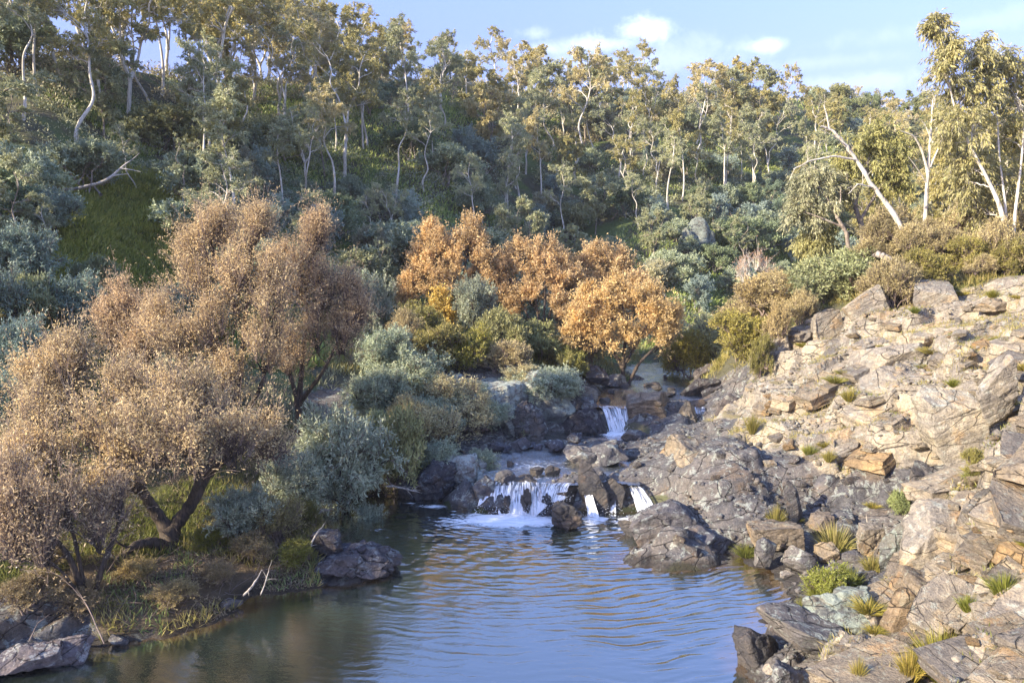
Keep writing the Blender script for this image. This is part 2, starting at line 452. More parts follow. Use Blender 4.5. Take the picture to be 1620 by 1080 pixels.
def relief(x, y, z, gx, gy, K, hw):
    """fractured ledges on rock, clods on soil"""
    n = 1 - hw
    rock, worn = K[:, 0] * n, K[:, 1] * n
    soil = (K[:, 2] + K[:, 3] + K[:, 4]) * n
    rm = sstep(.3, .7, K[:, 0] + K[:, 1]) * n
    dz = np.zeros_like(z)
    wx = x + .5 * fbm2(x * .7, y * .7, 31, 2); wy = y + .5 * fbm2(x * .7, y * .7, 37, 2)
    for S, asp, ang, A, tilt, keep, sd in ((2.6, 2.2, .62, .3, .10, .85, 1), (.95, 1.9, .5, .13, .14, .85, 2), (.36, 1.7, .7, .06, .22, .8, 3)):
        c, s = math.cos(ang), math.sin(ang)
        u, v = (wx * c + wy * s) / (S * asp), (-wx * s + wy * c) / S
        c1, c2, edge = cells(u, v, sd * 50)
        f = []
        for bu, bv, h in (c1, c2):
            du, dv = (u - bu) * S * asp, (v - bv) * S
            dx, dy = du * c - dv * s, du * s + dv * c
            f.append(A * h[0] + tilt * (h[1] * dx + h[2] * dy) - (1 - keep) * np.clip(gx * dx + gy * dy, -.5 * S, .5 * S) * np.clip(rock * 1.3, 0.25, 1))
        wd = max(.06, .055 / S)
        k = .5 + .5 * sstep(0, wd, edge)
        d = f[0] * k + f[1] * (1 - k) - A * .3 * (1 - sstep(0, wd * 1.2, edge))
        dz += d * rm * (.55 + .45 * np.clip(rock * 1.4, 0, 1))
    # beds dipping to the river break the slope into ledges; joints shift each ledge
    c1, c2, edge = cells((x * .85 + y * .5) / 2.1, (-x * .5 + y * .85) / 1.15, 400)
    kq = .5 + .5 * sstep(0, .09, edge)
    blk = c1[2][0] * kq + c2[2][0] * (1 - kq)
    for step, lo, k, wp in ((.85, .84, 1., .65), (.21, .7, .85, .12)):
        tq = (z + dz * .5 - .24 * x + .06 * y + wp * blk + .16 * fbm2(x * .8, y * .8, 45, 3)) / step
        fl = np.floor(tq); fr = tq - fl
        dz += np.clip(rock * 1.3 + worn * .3, 0, 1) * rm * k * step * (fl + sstep(lo, 1, fr) - tq + .4)
    dz += rm * (.05 * fbm2(x * 2.5, y * 2.5, 41, 3))
    dz += soil * (.12 * fbm2(x * 1.1, y * 1.1, 51, 3) + .05 * fbm2(x * 5, y * 5, 53, 2))
    dz += hw * (.35 * fbm2(x * .5, y * .5, 61, 3))
    return dz

az = np.radians(np.concatenate([np.arange(-180, -48, 1.6), np.arange(-48, 48, .115), np.arange(48, 180.01, 1.6)]))
az[-1] = math.pi
rr = np.concatenate([np.exp(np.arange(math.log(2.5), math.log(46), .0036)), np.exp(np.arange(math.log(46), math.log(160), .011)), np.exp(np.linspace(math.log(161), math.log(2500), 24))])
TH, RR = np.meshgrid(az, rr)
GX, GY = RR * np.sin(TH), RR * np.cos(TH)
_x, _y = GX.ravel(), GY.ravel()
Z0, HW = base_z(_x, _y)
Zg = Z0.reshape(GX.shape)
# slope of the smooth ground
_dr = np.gradient(Zg, axis=0) / np.gradient(RR, axis=0)
_dt = np.gradient(Zg, axis=1) / (np.gradient(TH, axis=1) * RR)
gX = (_dr * np.sin(TH) + _dt * np.cos(TH)).ravel(); gY = (_dr * np.cos(TH) - _dt * np.sin(TH)).ravel()
KK = kinds(_x, _y)
KK = KK * (1 - HW[:, None]); KK[:, 4] += HW
ZF = (Z0 + relief(_x, _y, Z0, gX, gY, KK, HW)).reshape(GX.shape)

def _box(a, n, ax):
    c = np.cumsum(np.concatenate([np.repeat(np.take(a, [0], ax), n, ax), a, np.repeat(np.take(a, [-1], ax), n, ax)], ax), ax)
    L = a.shape[ax]; hi = np.take(c, range(2 * n, 2 * n + L), ax)
    lo = np.concatenate([np.zeros_like(np.take(c, [0], ax)), np.take(c, range(0, L - 1), ax)], ax)
    return (hi - lo) / (2 * n + 1)
_sm = _box(_box(ZF, 4, 0), 7, 1)                # no ledge stands up as a thin post
ZF = np.clip(ZF, _sm - .32, _sm + .24)

ZF = _box(ZF, 1, 1)

def ground(x, y):                           # height of the finished ground
    th, r = math.atan2(x, y), max(math.hypot(x, y), rr[0])
    i = np.searchsorted(az, th) - 1; j = np.searchsorted(rr, r) - 1
    i = min(max(i, 0), len(az) - 2); j = min(max(j, 0), len(rr) - 2)
    a = (th - az[i]) / (az[i + 1] - az[i]); b = min((r - rr[j]) / (rr[j + 1] - rr[j]), 1)
    return float((ZF[j, i] * (1 - a) + ZF[j, i + 1] * a) * (1 - b) + (ZF[j + 1, i] * (1 - a) + ZF[j + 1, i + 1] * a) * b)

def ground_np(x, y):
    th, r = np.arctan2(x, y), np.maximum(np.hypot(x, y), rr[0])
    i = np.clip(np.searchsorted(az, th) - 1, 0, len(az) - 2); j = np.clip(np.searchsorted(rr, r) - 1, 0, len(rr) - 2)
    a = (th - az[i]) / (az[i + 1] - az[i]); b = np.clip((r - rr[j]) / (rr[j + 1] - rr[j]), 0, 1)
    return (ZF[j, i] * (1 - a) + ZF[j, i + 1] * a) * (1 - b) + (ZF[j + 1, i] * (1 - a) + ZF[j + 1, i + 1] * a) * b

def hit(px, py, y0=8., y1=190.):            # where the line of sight through a pixel of the photograph meets the ground
    d = ray(px, py); s = np.exp(np.linspace(math.log(y0), math.log(y1), 900)) / d[1]
    P = np.array([0, 0, CAMH]) + s[:, None] * d
    g = P[:, 2] - ground_np(P[:, 0], P[:, 1])
    k = np.argmax(g < 0)
    if g[k] >= 0: return None
    return np.array([P[k, 0], P[k, 1], ground(P[k, 0], P[k, 1])])

_ni, _nj = len(rr), len(az)
_idx = np.arange(_ni * _nj).reshape(_ni, _nj)
_F = np.stack([_idx[:-1, :-1], _idx[:-1, 1:], _idx[1:, 1:], _idx[1:, :-1]], -1).reshape(-1, 4)[:, ::-1]
_cap = np.stack([np.full(_nj - 1, _ni * _nj), _idx[0, 1:], _idx[0, :-1]], 1)[:, ::-1]
_V = np.stack([_x, _y, ZF.ravel()], 1)
_V = np.concatenate([_V, [[0, 0, float(ZF[0].mean())]]])

def terrain_mat():
    m, t, out = new_mat('terrain_ground')
    geo = t.new('ShaderNodeNewGeometry'); P = geo.outputs['Position']
    sp = t.new('ShaderNodeSeparateXYZ'); t.put(sp.inputs[0], P)
    nr = t.new('ShaderNodeSeparateXYZ'); t.put(nr.inputs[0], geo.outputs['Normal'])
    tanc, ns = rock_color(t, P, tan=(.37, .315, .23), grey=(.25, .222, .185), warm=(.37, .255, .14), lichen=.1)
    wornc, ns2 = rock_color(t, P, tan=(.165, .147, .13), grey=(.105, .102, .104), warm=(.155, .115, .08), lichen=.18)
    n1 = t.noise(P, 1.6, 5, .65); n2 = t.noise(P, 9., 4, .7); n3 = t.noise(P, .35, 3)
    ed = t.math('MULTIPLY', t.math('SUBTRACT', n1, .5), .7)
    grass = t.mix(n2, (.06, .075, .02), (.14, .13, .045)); grass = t.mix(t.fade(n1, .5, .65, 0, .7), grass, (.24, .2, .1))
    litter = t.mix(n2, (.075, .055, .035), (.2, .15, .09))
    soil = t.mix(n2, (.05, .05, .03), (.15, .14, .09))
    soil = t.mix(t.fade(n3, .45, .6), soil, t.mix(n2, (.07, .1, .03), (.16, .2, .075)))
    def k(name): return t.math('ADD', t.attr(name), ed)
    col = soil
    col = t.mix(t.fade(k('litter'), .35, .6), col, litter)
    col = t.mix(t.fade(k('grass'), .35, .6), col, grass)
    col = t.mix(t.fade(k('worn'), .3, .45), col, wornc)
    col = t.mix(t.fade(k('rock'), .3, .5), col, tanc)
    # thin turf and soil lodged on the flat ledges of the slope
    flat = t.fade(nr.outputs[2], .86, .97)
    turf = t.math('MULTIPLY', t.fade(t.noise(P, .9, 5, .7), .5, .6), t.math('MULTIPLY', flat, t.fade(t.attr('rock'), .3, .6)))
    col = t.mix(t.math('MULTIPLY', turf, .75), col, t.mix(n2, (.16, .12, .06), (.29, .25, .1)))
    wet = t.math('SUBTRACT', t.math('ADD', .1, t.math('MULTIPLY', n1, .16)), sp.outputs[2])
    wetf = t.fade(wet, -.05, .08)
    col = t.mix(t.math('MULTIPLY', wetf, .7), col, (.025, .02, .015))
    b = t.new('ShaderNodeBsdfPrincipled', i_Roughness=.92); b.inputs['Specular IOR Level'].default_value = .2
    t.put(b.inputs['Base Color'], col)
    rock_bump(t, b, P, ns)
    t.l.new(b.outputs[0], out.inputs[0])
    return m

M['terrain'] = terrain_mat()
def _at(c): return np.append(KK[:, c], 0)
terrain = link('terrain', mesh_np('terrain', _V, [_F, _cap], M['terrain'], True,
               dict(rock=_at(0), worn=_at(1), grass=_at(2), litter=_at(3), scrub=_at(4))))
tag(terrain, 'rocky river valley floor and forested hillside', None, None, 'structure')
# ------------------------------------------------------------------ water
FALL_SRC = np.array([.4, 20.2])
def water_mat(name, deep, bump=.25, scale=6., foam_scale=3.2):
    m, t, out = new_mat(name)
    geo = t.new('ShaderNodeNewGeometry'); P = geo.outputs['Position']
    n = t.noise(P, .5, 3); n2 = t.noise(P, 3., 4)
    sh = t.fade(t.math('ADD', t.attr('shallow'), t.math('MULTIPLY', t.math('SUBTRACT', n2, .5), .35)), .3, .95)
    col = t.mix(n, deep, g3(deep, 1.5)); col = t.mix(sh, col, t.mix(n2, (.05, .03, .012), (.11, .065, .027)))
    mp = t.new('ShaderNodeMapping', i_Scale=(1., 2.1, 1.)); t.put(mp.inputs[0], P)
    b1 = t.noise(mp.outputs[0], scale, 3, .55); b2 = t.noise(mp.outputs[0], scale * 4, 2)
    bp = t.new('ShaderNodeBump', i_Strength=bump, i_Distance=.05); t.put(bp.inputs['Height'], t.math('ADD', b1, t.math('MULTIPLY', b2, .25)))
    w = t.new('ShaderNodeBsdfPrincipled', i_Roughness=.03, i_IOR=1.33); t.put(w.inputs['Base Color'], col)
    t.l.new(bp.outputs[0], w.inputs['Normal'])
    gl = t.new('ShaderNodeBsdfGlossy', i_Roughness=.03); gl.inputs[0].default_value = (.95, .97, 1, 1); t.l.new(bp.outputs[0], gl.inputs['Normal'])
    fr = t.new('ShaderNodeFresnel', i_IOR=2.0); t.l.new(bp.outputs[0], fr.inputs['Normal'])
    mx = t.new('ShaderNodeMixShader'); t.put(mx.inputs[0], t.math('MULTIPLY', fr.outputs[0], 2.2, clamp=True)); t.l.new(w.outputs[0], mx.inputs[1]); t.l.new(gl.outputs[0], mx.inputs[2])
    # white froth, torn into strings by the current
    mf = t.new('ShaderNodeMapping', i_Scale=(.8, 1.6, 1.)); t.put(mf.inputs[0], P)
    f1 = t.noise(mf.outputs[0], foam_scale, 8, .72, .8)
    froth = t.math('ADD', t.attr('foam'), t.math('MULTIPLY', t.math('SUBTRACT', f1, .5), 1.5))
    f = t.fade(froth, .48, .8, 0, .92)
    wd = t.new('ShaderNodeBsdfPrincipled', i_Roughness=.6); wd.inputs['Base Color'].default_value = (.82, .85, .88, 1)
    t.l.new(bp.outputs[0], wd.inputs['Normal'])
    m2 = t.new('ShaderNodeMixShader'); t.put(m2.inputs[0], f); t.l.new(mx.outputs[0], m2.inputs[1]); t.l.new(wd.outputs[0], m2.inputs[2])
    t.l.new(m2.outputs[0], out.inputs[0])
    return m

def blob(x, y, pts):                        # soft patches: (x, y, rx, ry, strength)
    f = np.zeros_like(x)
    for a, b, rx, ry, s in pts:
        f = np.maximum(f, s * np.exp(-(((x - a) / rx) ** 2 + ((y - b) / ry) ** 2)))
    return f

def water_grid(name, x0, x1, y0, y1, st, z, keep, zf, foam, mat, label):
    X, Y = np.meshgrid(np.arange(x0, x1, st), np.arange(y0, y1, st))
    x, y = X.ravel(), Y.ravel()
    gz = ground_np(x, y)
    V = np.stack([x, y, z + zf(x, y)], 1)
    sh = np.clip(1 - (z - gz) / .3, 0, 1)
    ny, nx = X.shape; id_ = np.arange(nx * ny).reshape(ny, nx)
    F = np.stack([id_[:-1, :-1], id_[:-1, 1:], id_[1:, 1:], id_[1:, :-1]], -1).reshape(-1, 4)
    ok = (keep(x, y)) & (gz < z + .35)
    F = F[ok[F].any(1)]
    used = np.unique(F); mp = np.full(len(V), -1); mp[used] = np.arange(len(used))
    o = link(name, mesh_np(name, V[used], mp[F], mat, True, dict(shallow=sh[used], foam=foam(x, y)[used])))
    return tag(o, label, None, None, 'structure')

M['pool_water'] = water_mat('pool_water', (.012, .019, .013), .07, 5.)
M['stream_water'] = water_mat('stream_water', (.018, .022, .02), .5, 7., 7.5)

def pool_waves(x, y):
    d = np.hypot(x - FALL_SRC[0], y - FALL_SRC[1])
    rng = R_(71); z = 0
    wx = x + .22 * fbm2(x * .9, y * .9, 72, 3); wy = y + .22 * fbm2(x * .9, y * .9, 74, 3)
    for q in range(30):                       # short crested wavelets running away from the falls, bearings bent round them
        lam = rng.uniform(.08, .33); th = rng.normal() * .6
        px = np.hypot(wx - FALL_SRC[0] - 2.5 * math.sin(th), wy - FALL_SRC[1] - 5 - 4 * rng.random())
        env = np.clip(.25 + 2.1 * noise2(wx * 1.1 + q * 7, wy * 1.3 - q * 3, 90 + q), 0, 1.2)
        ph = 2 * np.pi * px / lam + 2.8 * fbm2(wx * .33, wy * .25, 130 + q, 2) + rng.uniform(0, 6)
        z = z + lam ** 1.1 * .0135 * env * (np.sin(ph) + .22 * np.sin(2 * ph))
    calm = .12 + .88 * sstep(9.5, 14.5, y - .28 * x)
    left = .12 + .88 * sstep(-4.5, -1.2, x - .12 * (y - 12))
    chop = .028 * fbm2(x * 3.1, y * 4.4, 99, 3) * np.exp(-(d / 4.5) ** 2)
    gate = np.clip(.55 + 1.5 * noise2(x * .3, y * .42, 141), .15, 1.1)
    return z * calm * left * gate * 2. + chop
pool_foam = lambda x, y: blob(x, y, [(-.2, 19.5, 1.6, .8, 1.15), (-1.3, 19.0, 1.7, .45, .62), (.8, 19.4, .9, .5, .95), (2.3, 19.5, .55, .6, .8), (3.35, 19.4, .75, .55, .85), (2.7, 18.7, .9, .5, .5), (-2.9, 18.2, 1.2, .3, .48), (-2.3, 20.6, .8, .22, .72), (-3.1, 20.9, .5, .16, .65), (4.1, 19.7, .4, .4, .7), (0, 18.6, 3.0, .8, .36), (-1.8, 19.4, 1.6, .5, .55), (3.0, 19.1, 1.3, .6, .5), (-3.6, 18.7, 1.4, .35, .42)])
water_grid('water', -11, 8, 2.2, 23, .035, 0., lambda x, y: (y < 20.45) | (x < -1.4), pool_waves, pool_foam, M['pool_water'], 'dark rippled lower pool mirroring the blue sky')
rip = lambda a: (lambda x, y: a * fbm2(x * 2.2, y * 3.2, 120, 3))
water_grid('water', -3.2, 7.5, 20.3, 28.2, .06, .72, lambda x, y: (y > 20.5 + .12 * np.sin(x * 3)) & (y < 27.5) & ((x > -1.9) & (y > 22) | (x > -.85) & (x < 3.7)), rip(.05),
           lambda x, y: blob(x, y, [(.3, 21., 1.6, .3, .6), (.8, 22.2, 2.4, 2.2, .5), (1.8, 25.2, 2.5, 1.2, .42), (3.9, 26.7, .75, .6, .95), (4.6, 26.2, 1.1, .4, .55), (1.2, 24.6, 1.2, 1., .38), (-.4, 25.2, 1.1, .35, .72), (1.6, 25.6, .9, .3, .6), (7.1, 26.7, .5, .5, .95), (3.2, 21.1, .5, .3, .6)]),
           M['stream_water'], 'bluish ruffled water between the two sets of falls')
water_grid('water', 0, 16, 27.5, 44, .09, 1.5, lambda x, y: y > 27.75 + .1 * np.sin(x * 4), rip(.04),
           lambda x, y: blob(x, y, [(3.9, 28., .6, .25, .7), (7.2, 28., .45, .25, .7), (3.4, 30.6, .8, .3, .5), (6.5, 31.5, 1.2, .3, .45), (5, 33.5, 1.5, .3, .4)]), M['stream_water'], 'shallow upstream reach among dark stones')

def fall_mat():
    m, t, out = new_mat('falling_water')
    uv = t.new('ShaderNodeTexCoord')
    su = t.attr('across'); sv = t.attr('down')
    cx = t.new('ShaderNodeCombineXYZ'); t.put(cx.inputs[0], t.math('MULTIPLY', su, 13.)); t.put(cx.inputs[1], t.math('MULTIPLY', sv, 1.3))
    n = t.noise(cx.outputs[0], 1.3, 8, .74, 1.1)
    f = t.fade(t.math('ADD', n, t.math('MULTIPLY', sv, .12)), .45, .62)
    w = t.new('ShaderNodeBsdfPrincipled', i_Roughness=.35); w.inputs['Base Color'].default_value = (.84, .87, .9, 1)
    g = t.new('ShaderNodeBsdfGlossy', i_Roughness=.1); tp = t.new('ShaderNodeBsdfTransparent'); tp.inputs[0].default_value = (.8, .84, .86, 1)
    cl = t.new('ShaderNodeMixShader'); cl.inputs[0].default_value = .14; t.l.new(tp.outputs[0], cl.inputs[1]); t.l.new(g.outputs[0], cl.inputs[2])
    mx = t.new('ShaderNodeMixShader'); t.put(mx.inputs[0], f); t.l.new(cl.outputs[0], mx.inputs[1]); t.l.new(w.outputs[0], mx.inputs[2])
    bp = t.new('ShaderNodeBump', i_Strength=.6, i_Distance=.05); t.put(bp.inputs['Height'], n); t.l.new(bp.outputs[0], w.inputs['Normal'])
    t.l.new(mx.outputs[0], out.inputs[0])
    return m
M['fall'] = fall_mat()

def waterfall(top, bot, label, seed, arc=.25, nu=46, nv=26):
    """sheet of falling water from the lip polyline TOP to the foot polyline BOT, thrown forward by ARC"""
    rng = R_(seed)
    top, bot = np.array(top, float), np.array(bot, float)
    s = np.linspace(0, 1, nu)
    T, _ = poly_at(top, s); Bt, _ = poly_at(bot, s)
    v = np.linspace(0, 1, nv)[:, None]
    h = 1 - (1 - v) ** 1.0
    drop = np.where(v < .2, v * .35, .07 + (v - .2) * 1.1625)          # rolls over the lip, then falls
    run = v ** .6 * 1.0
    G = np.empty((nv, nu, 3))
    for k in (0, 1): G[..., k] = T[None, :, k] * (1 - run) + Bt[None, :, k] * run
    G[..., 2] = T[None, :, 2] * (1 - drop) + Bt[None, :, 2] * drop
    su = np.broadcast_to(s[None], (nv, nu)); sv = np.broadcast_to(v, (nv, nu))
    bulge = .07 * fbm2(su.ravel() * 12, sv.ravel() * 1.6 + seed, seed, 3).reshape(nv, nu)
    dirv = unit((Bt - T) * [1, 1, 0])
    G += dirv[None] * bulge[..., None] * np.minimum(sv * 4, 1)[..., None] + np.array([0, 0, 1.]) * (bulge * .6)[..., None]
    id_ = np.arange(nu * nv).reshape(nv, nu)
    F = np.stack([id_[:-1, :-1], id_[1:, :-1], id_[1:, 1:], id_[:-1, 1:]], -1).reshape(-1, 4)
    L = float(np.linalg.norm(np.diff(top, axis=0), axis=1).sum())
    base = G.reshape(-1, 3); org = base.mean(0)
    o = link('waterfall', mesh_np('waterfall', base - org, F, M['fall'], True, dict(across=su.ravel() * L + seed, down=sv.ravel())), None, org)
    # drops thrown off the foot
    k = int(420 * L); P = np.stack([rng.uniform(0, 1, k)] * 1, 1)
    q, _ = poly_at(bot, P[:, 0])
    q = q + rng.normal(size=(k, 3)) * [.14, .17, .1] + [0, -.03, .08]
    tet = np.array([[1, 1, 1], [1, -1, -1], [-1, 1, -1], [-1, -1, 1]]) * .5
    V = (q[:, None] + tet[None] * rng.uniform(.005, .02, (k, 1, 1))).reshape(-1, 3)
    f0 = np.array([[0, 1, 2], [0, 3, 1], [0, 2, 3], [1, 3, 2]]); FF = (np.arange(k)[:, None, None] * 4 + f0).reshape(-1, 3)
    d = link('spray', mesh_np('spray', V - org, FF, M['spray']), o)
    d['kind'] = 'stuff'
    return tag(o, label, 'waterfall', 'small waterfalls between the pools')
m, t, out = new_mat('spray_drops'); b = t.new('ShaderNodeBsdfPrincipled', i_Roughness=.3); b.inputs['Base Color'].default_value = (.85, .88, .9, 1); t.l.new(b.outputs[0], out.inputs[0]); M['spray'] = m

waterfall([(-.75, 20.75, .72), (-.4, 20.6, .74), (.15, 20.62, .74), (.5, 20.5, .74)], [(-1.0, 20.15, .0), (-.5, 19.95, 0), (.1, 19.9, 0), (.5, 19.85, 0)], 'broad left curtain of white water beside the lichened bank rock', 11)
waterfall([(.35, 20.62, .77), (.6, 20.35, .78), (1.2, 20.3, .78), (1.75, 20.45, .76)], [(.42, 19.95, 0), (.65, 19.7, 0), (.95, 19.72, .3), (1.5, 19.95, .45)], 'fan of white water sliding over the rounded mid stream rock', 12)
waterfall([(1.98, 20.6, .7), (2.12, 20.55, .7)], [(2.12, 19.75, 0), (2.42, 19.6, 0)], 'narrow chute squeezed between the wet boulder and the tall dark wedge', 13, nu=12)
waterfall([(2.72, 20.65, .68), (2.98, 20.65, .68)], [(2.72, 20.0, .0), (2.96, 20.0, .0)], 'thin straight ribbon of water between the two dark wedges', 14, nu=14)
waterfall([(3.3, 20.75, .68), (3.6, 20.75, .66)], [(3.55, 19.75, 0), (4.1, 19.6, 0)], 'slanting white chute running out right of the dark wedges', 15, nu=18)
waterfall([(4.3, 20.75, .55), (4.4, 20.75, .55)], [(4.32, 20.2, .02), (4.43, 20.2, .02)], 'thinnest trickle in the shadowed notch of the right bank', 16, nu=8)
waterfall([(3.35, 27.95, 1.53), (3.7, 27.8, 1.54), (4.1, 27.8, 1.54), (4.45, 27.95, 1.53)], [(3.7, 27.1, .72), (4.0, 27.0, .72), (4.3, 27.1, .72), (4.5, 27.3, .72)], 'upstream cascade left of the big tan boulder', 17)
waterfall([(6.9, 27.9, 1.53), (7.2, 27.8, 1.54), (7.55, 27.9, 1.53)], [(6.9, 27.3, .95), (7.15, 27.2, .92), (7.5, 27.3, .95)], 'short upstream cascade right of the big tan boulder', 18)
# ------------------------------------------------------------------ plant builder
def grow(rng, stems, lobes, k1=8, k2=6, k3=12, tl=.5, up=.3, outw=.6, leaf=(.2, .06), hang=0., rnd=.6, limb_up=.35, limb_r=.05,
         sec_r=.018, twig_r=.005, twigs=True, wig=.12, shell=(.55, 1.0), zb=.15, lt=(.15, 1.), stray=0., top_only=False, lsides=6, from_t=.25):
    """stems: [(points, r0, r1)], lobes: (x, y, z, rx, rz) crown masses. Returns wood Tubes, fine-twig Tubes, leaf verts and faces"""
    wood, fine = Tubes(), Tubes()
    SP = []
    for P, r0, r1 in stems:
        P = np.asarray(P, float); n = len(P)
        d = np.linspace(0, 1, 40); Q = np.stack([np.interp(d, np.linspace(0, 1, n), P[:, k]) for k in range(3)], 1)
        for _ in range(6): Q[1:-1] = (Q[:-2] + Q[1:-1] * 2 + Q[2:]) / 4
        r = r0 + (r1 - r0) * d ** .8
        r = r * (1 + .55 * np.exp(-d * 22)) * (1 + .07 * rng.normal(size=40))
        wood.add(Q, r, 9); SP.append((Q, r))
    LV = []
    S0, S1, SD, LC, LR = [], [], [], [], []
    for lb in lobes:
        c = np.array(lb[:3], float); rx, rz = lb[3], lb[4]
        best = None
        for Q, r in SP:
            m = max(3, int(len(Q) * from_t))
            dd = np.linalg.norm(Q[m:] - (c - [0, 0, rz * .4]), axis=1) + 1.2 * np.maximum(Q[m:, 2] - c[2] + rz * .3, 0)
            i = int(np.argmin(dd)) + m
            i = max(m, i - int(rng.integers(0, 5)))
            if best is None or dd.min() < best[0]: best = (dd.min(), Q[i], r[i])
        p0, rr0 = best[1], best[2]
        end = c - np.array([0, 0, rz * .25]) + rng.normal(size=3) * rx * .15
        L = np.linalg.norm(end - p0)
        pc = p0 + (end - p0) * .45 + np.array([0, 0, L * (limb_up - .3 * rng.random())]) + rng.normal(size=3) * L * wig
        lim = bez(p0, pc, end, 12)[None] if p0.ndim == 2 else bez(p0, pc, end, 12)
        lim = lim.reshape(12, 3)
        lim[1:-1] += rng.normal(size=(10, 3)) * L * .018
        lr = min(rr0 * .75, limb_r * (.5 + .25 * L))
        wood.add(lim, np.linspace(lr, max(lr * .35, sec_r * .8), 12), lsides)
        t0 = rng.uniform(.4, 1, k1)
        a, tg = poly_at(lim, t0)
        dirs = unit(rng.normal(size=(k1, 3)) + [0, 0, zb * 2])
        e = c + dirs * rng.uniform(*shell, (k1, 1)) * np.array([rx, rx, rz])
        S0.append(a); S1.append(e); SD.append(tg); LC.append(np.repeat(c[None], k1, 0)); LR.append(np.full(k1, rx))
    S0, S1, SD, LC, LR = (np.concatenate(q) for q in (S0, S1, SD, LC, LR))
    ln = np.linalg.norm(S1 - S0, axis=1, keepdims=True)
    pc = S0 + (S1 - S0) * .5 + np.array([0, 0, 1.]) * ln * up * .35 + rng.normal(size=S0.shape) * ln * .08
    sec = bez(S0, pc, S1, 6)
    wood.add(sec, np.broadcast_to(np.linspace(sec_r, sec_r * .4, 6), sec.shape[:2]), 4)
    # twigs
    K = len(sec)
    tt = rng.uniform(.35, 1., (K, k2)); f = tt * 4.999; i = f.astype(int); w = (f - i)[..., None]
    ar = np.arange(K)[:, None]
    B = sec[ar, i] * (1 - w) + sec[ar, i + 1] * w
    sd = unit(sec[:, -1] - sec[:, 0])[:, None]
    o = (B - LC[:, None]) / LR[:, None, None]
    T = unit(sd * .45 + o * outw + np.array([0, 0, up]) + rng.normal(size=B.shape) * .45)
    B = B.reshape(-1, 3); T = T.reshape(-1, 3)
    tln = tl * rng.uniform(.55, 1.25, (len(B), 1))
    tln = tln * np.where(rng.random((len(B), 1)) < stray, rng.uniform(1.4, 2.1, (len(B), 1)), 1.)
    E = B + T * tln + np.array([0, 0, -1.]) * hang * tln * .4
    pcs = B + T * tln * .55 + np.array([0, 0, .12]) * tln
    tw = bez(B, pcs, E, 4)
    if twigs: fine.add(tw, np.broadcast_to(np.linspace(twig_r, twig_r * .5, 4), tw.shape[:2]), 3)
    # leaves along twigs
    N = len(tw)
    tt = rng.uniform(*lt, (N, k3)); f = tt * 2.999; i = f.astype(int); w = (f - i)[..., None]
    ar = np.arange(N)[:, None]
    C = tw[ar, i] * (1 - w) + tw[ar, i + 1] * w
    A = unit(E - B)[:, None] * .6 + rng.normal(size=C.shape) * rnd + np.array([0, 0, -hang])
    C = (C + rng.normal(size=C.shape) * tl * .07).reshape(-1, 3); A = A.reshape(-1, 3)
    s = rng.uniform(.6, 1.3, len(C))
    V, F = leaf_quads(C, A, leaf[0] * s, leaf[1] * s, rng)
    return wood, fine, V, F

def plant(name, grown, bark, leafm, loc=(0, 0, 0), twigm=None, wood_name='trunk', tone=None):
    """Empty at the foot of the plant > trunk (with limbs), twigs, crown"""
    wood, fine, V, F = grown
    root = link(name, None, None, loc)
    w = link(wood_name, wood.build(wood_name, bark), root)
    if fine.n:
        link('twigs', fine.build('twigs', twigm or bark), root)
    c = link('crown', mesh_np('crown', V, F, leafm), root)
    set_tone(root, tone)
    return root

def set_tone(root, tone):
    if tone is None: return
    for ch in root.children:
        if ch.name.startswith(('crown', 'blades')): ch.color = (*tone, 1)

def place(proto, loc, rz=0., sc=1., tone=None, first=False, tilt=(0, 0)):
    r = proto if first else copy_tree(proto)
    r.location = [float(c) for c in loc]; r.rotation_euler = (tilt[0], tilt[1], rz)
    r.scale = (sc, sc, sc) if np.isscalar(sc) else sc
    set_tone(r, tone)
    return r

def stem_line(rng, p0, p1, bend=.1, n=7):
    p0, p1 = np.array(p0, float), np.array(p1, float)
    P = p0 + (p1 - p0) * np.linspace(0, 1, n)[:, None]
    L = np.linalg.norm(p1 - p0)
    P[1:-1] += rng.normal(size=(n - 2, 3)) * L * bend * [1, 1, .2] * .5
    return P

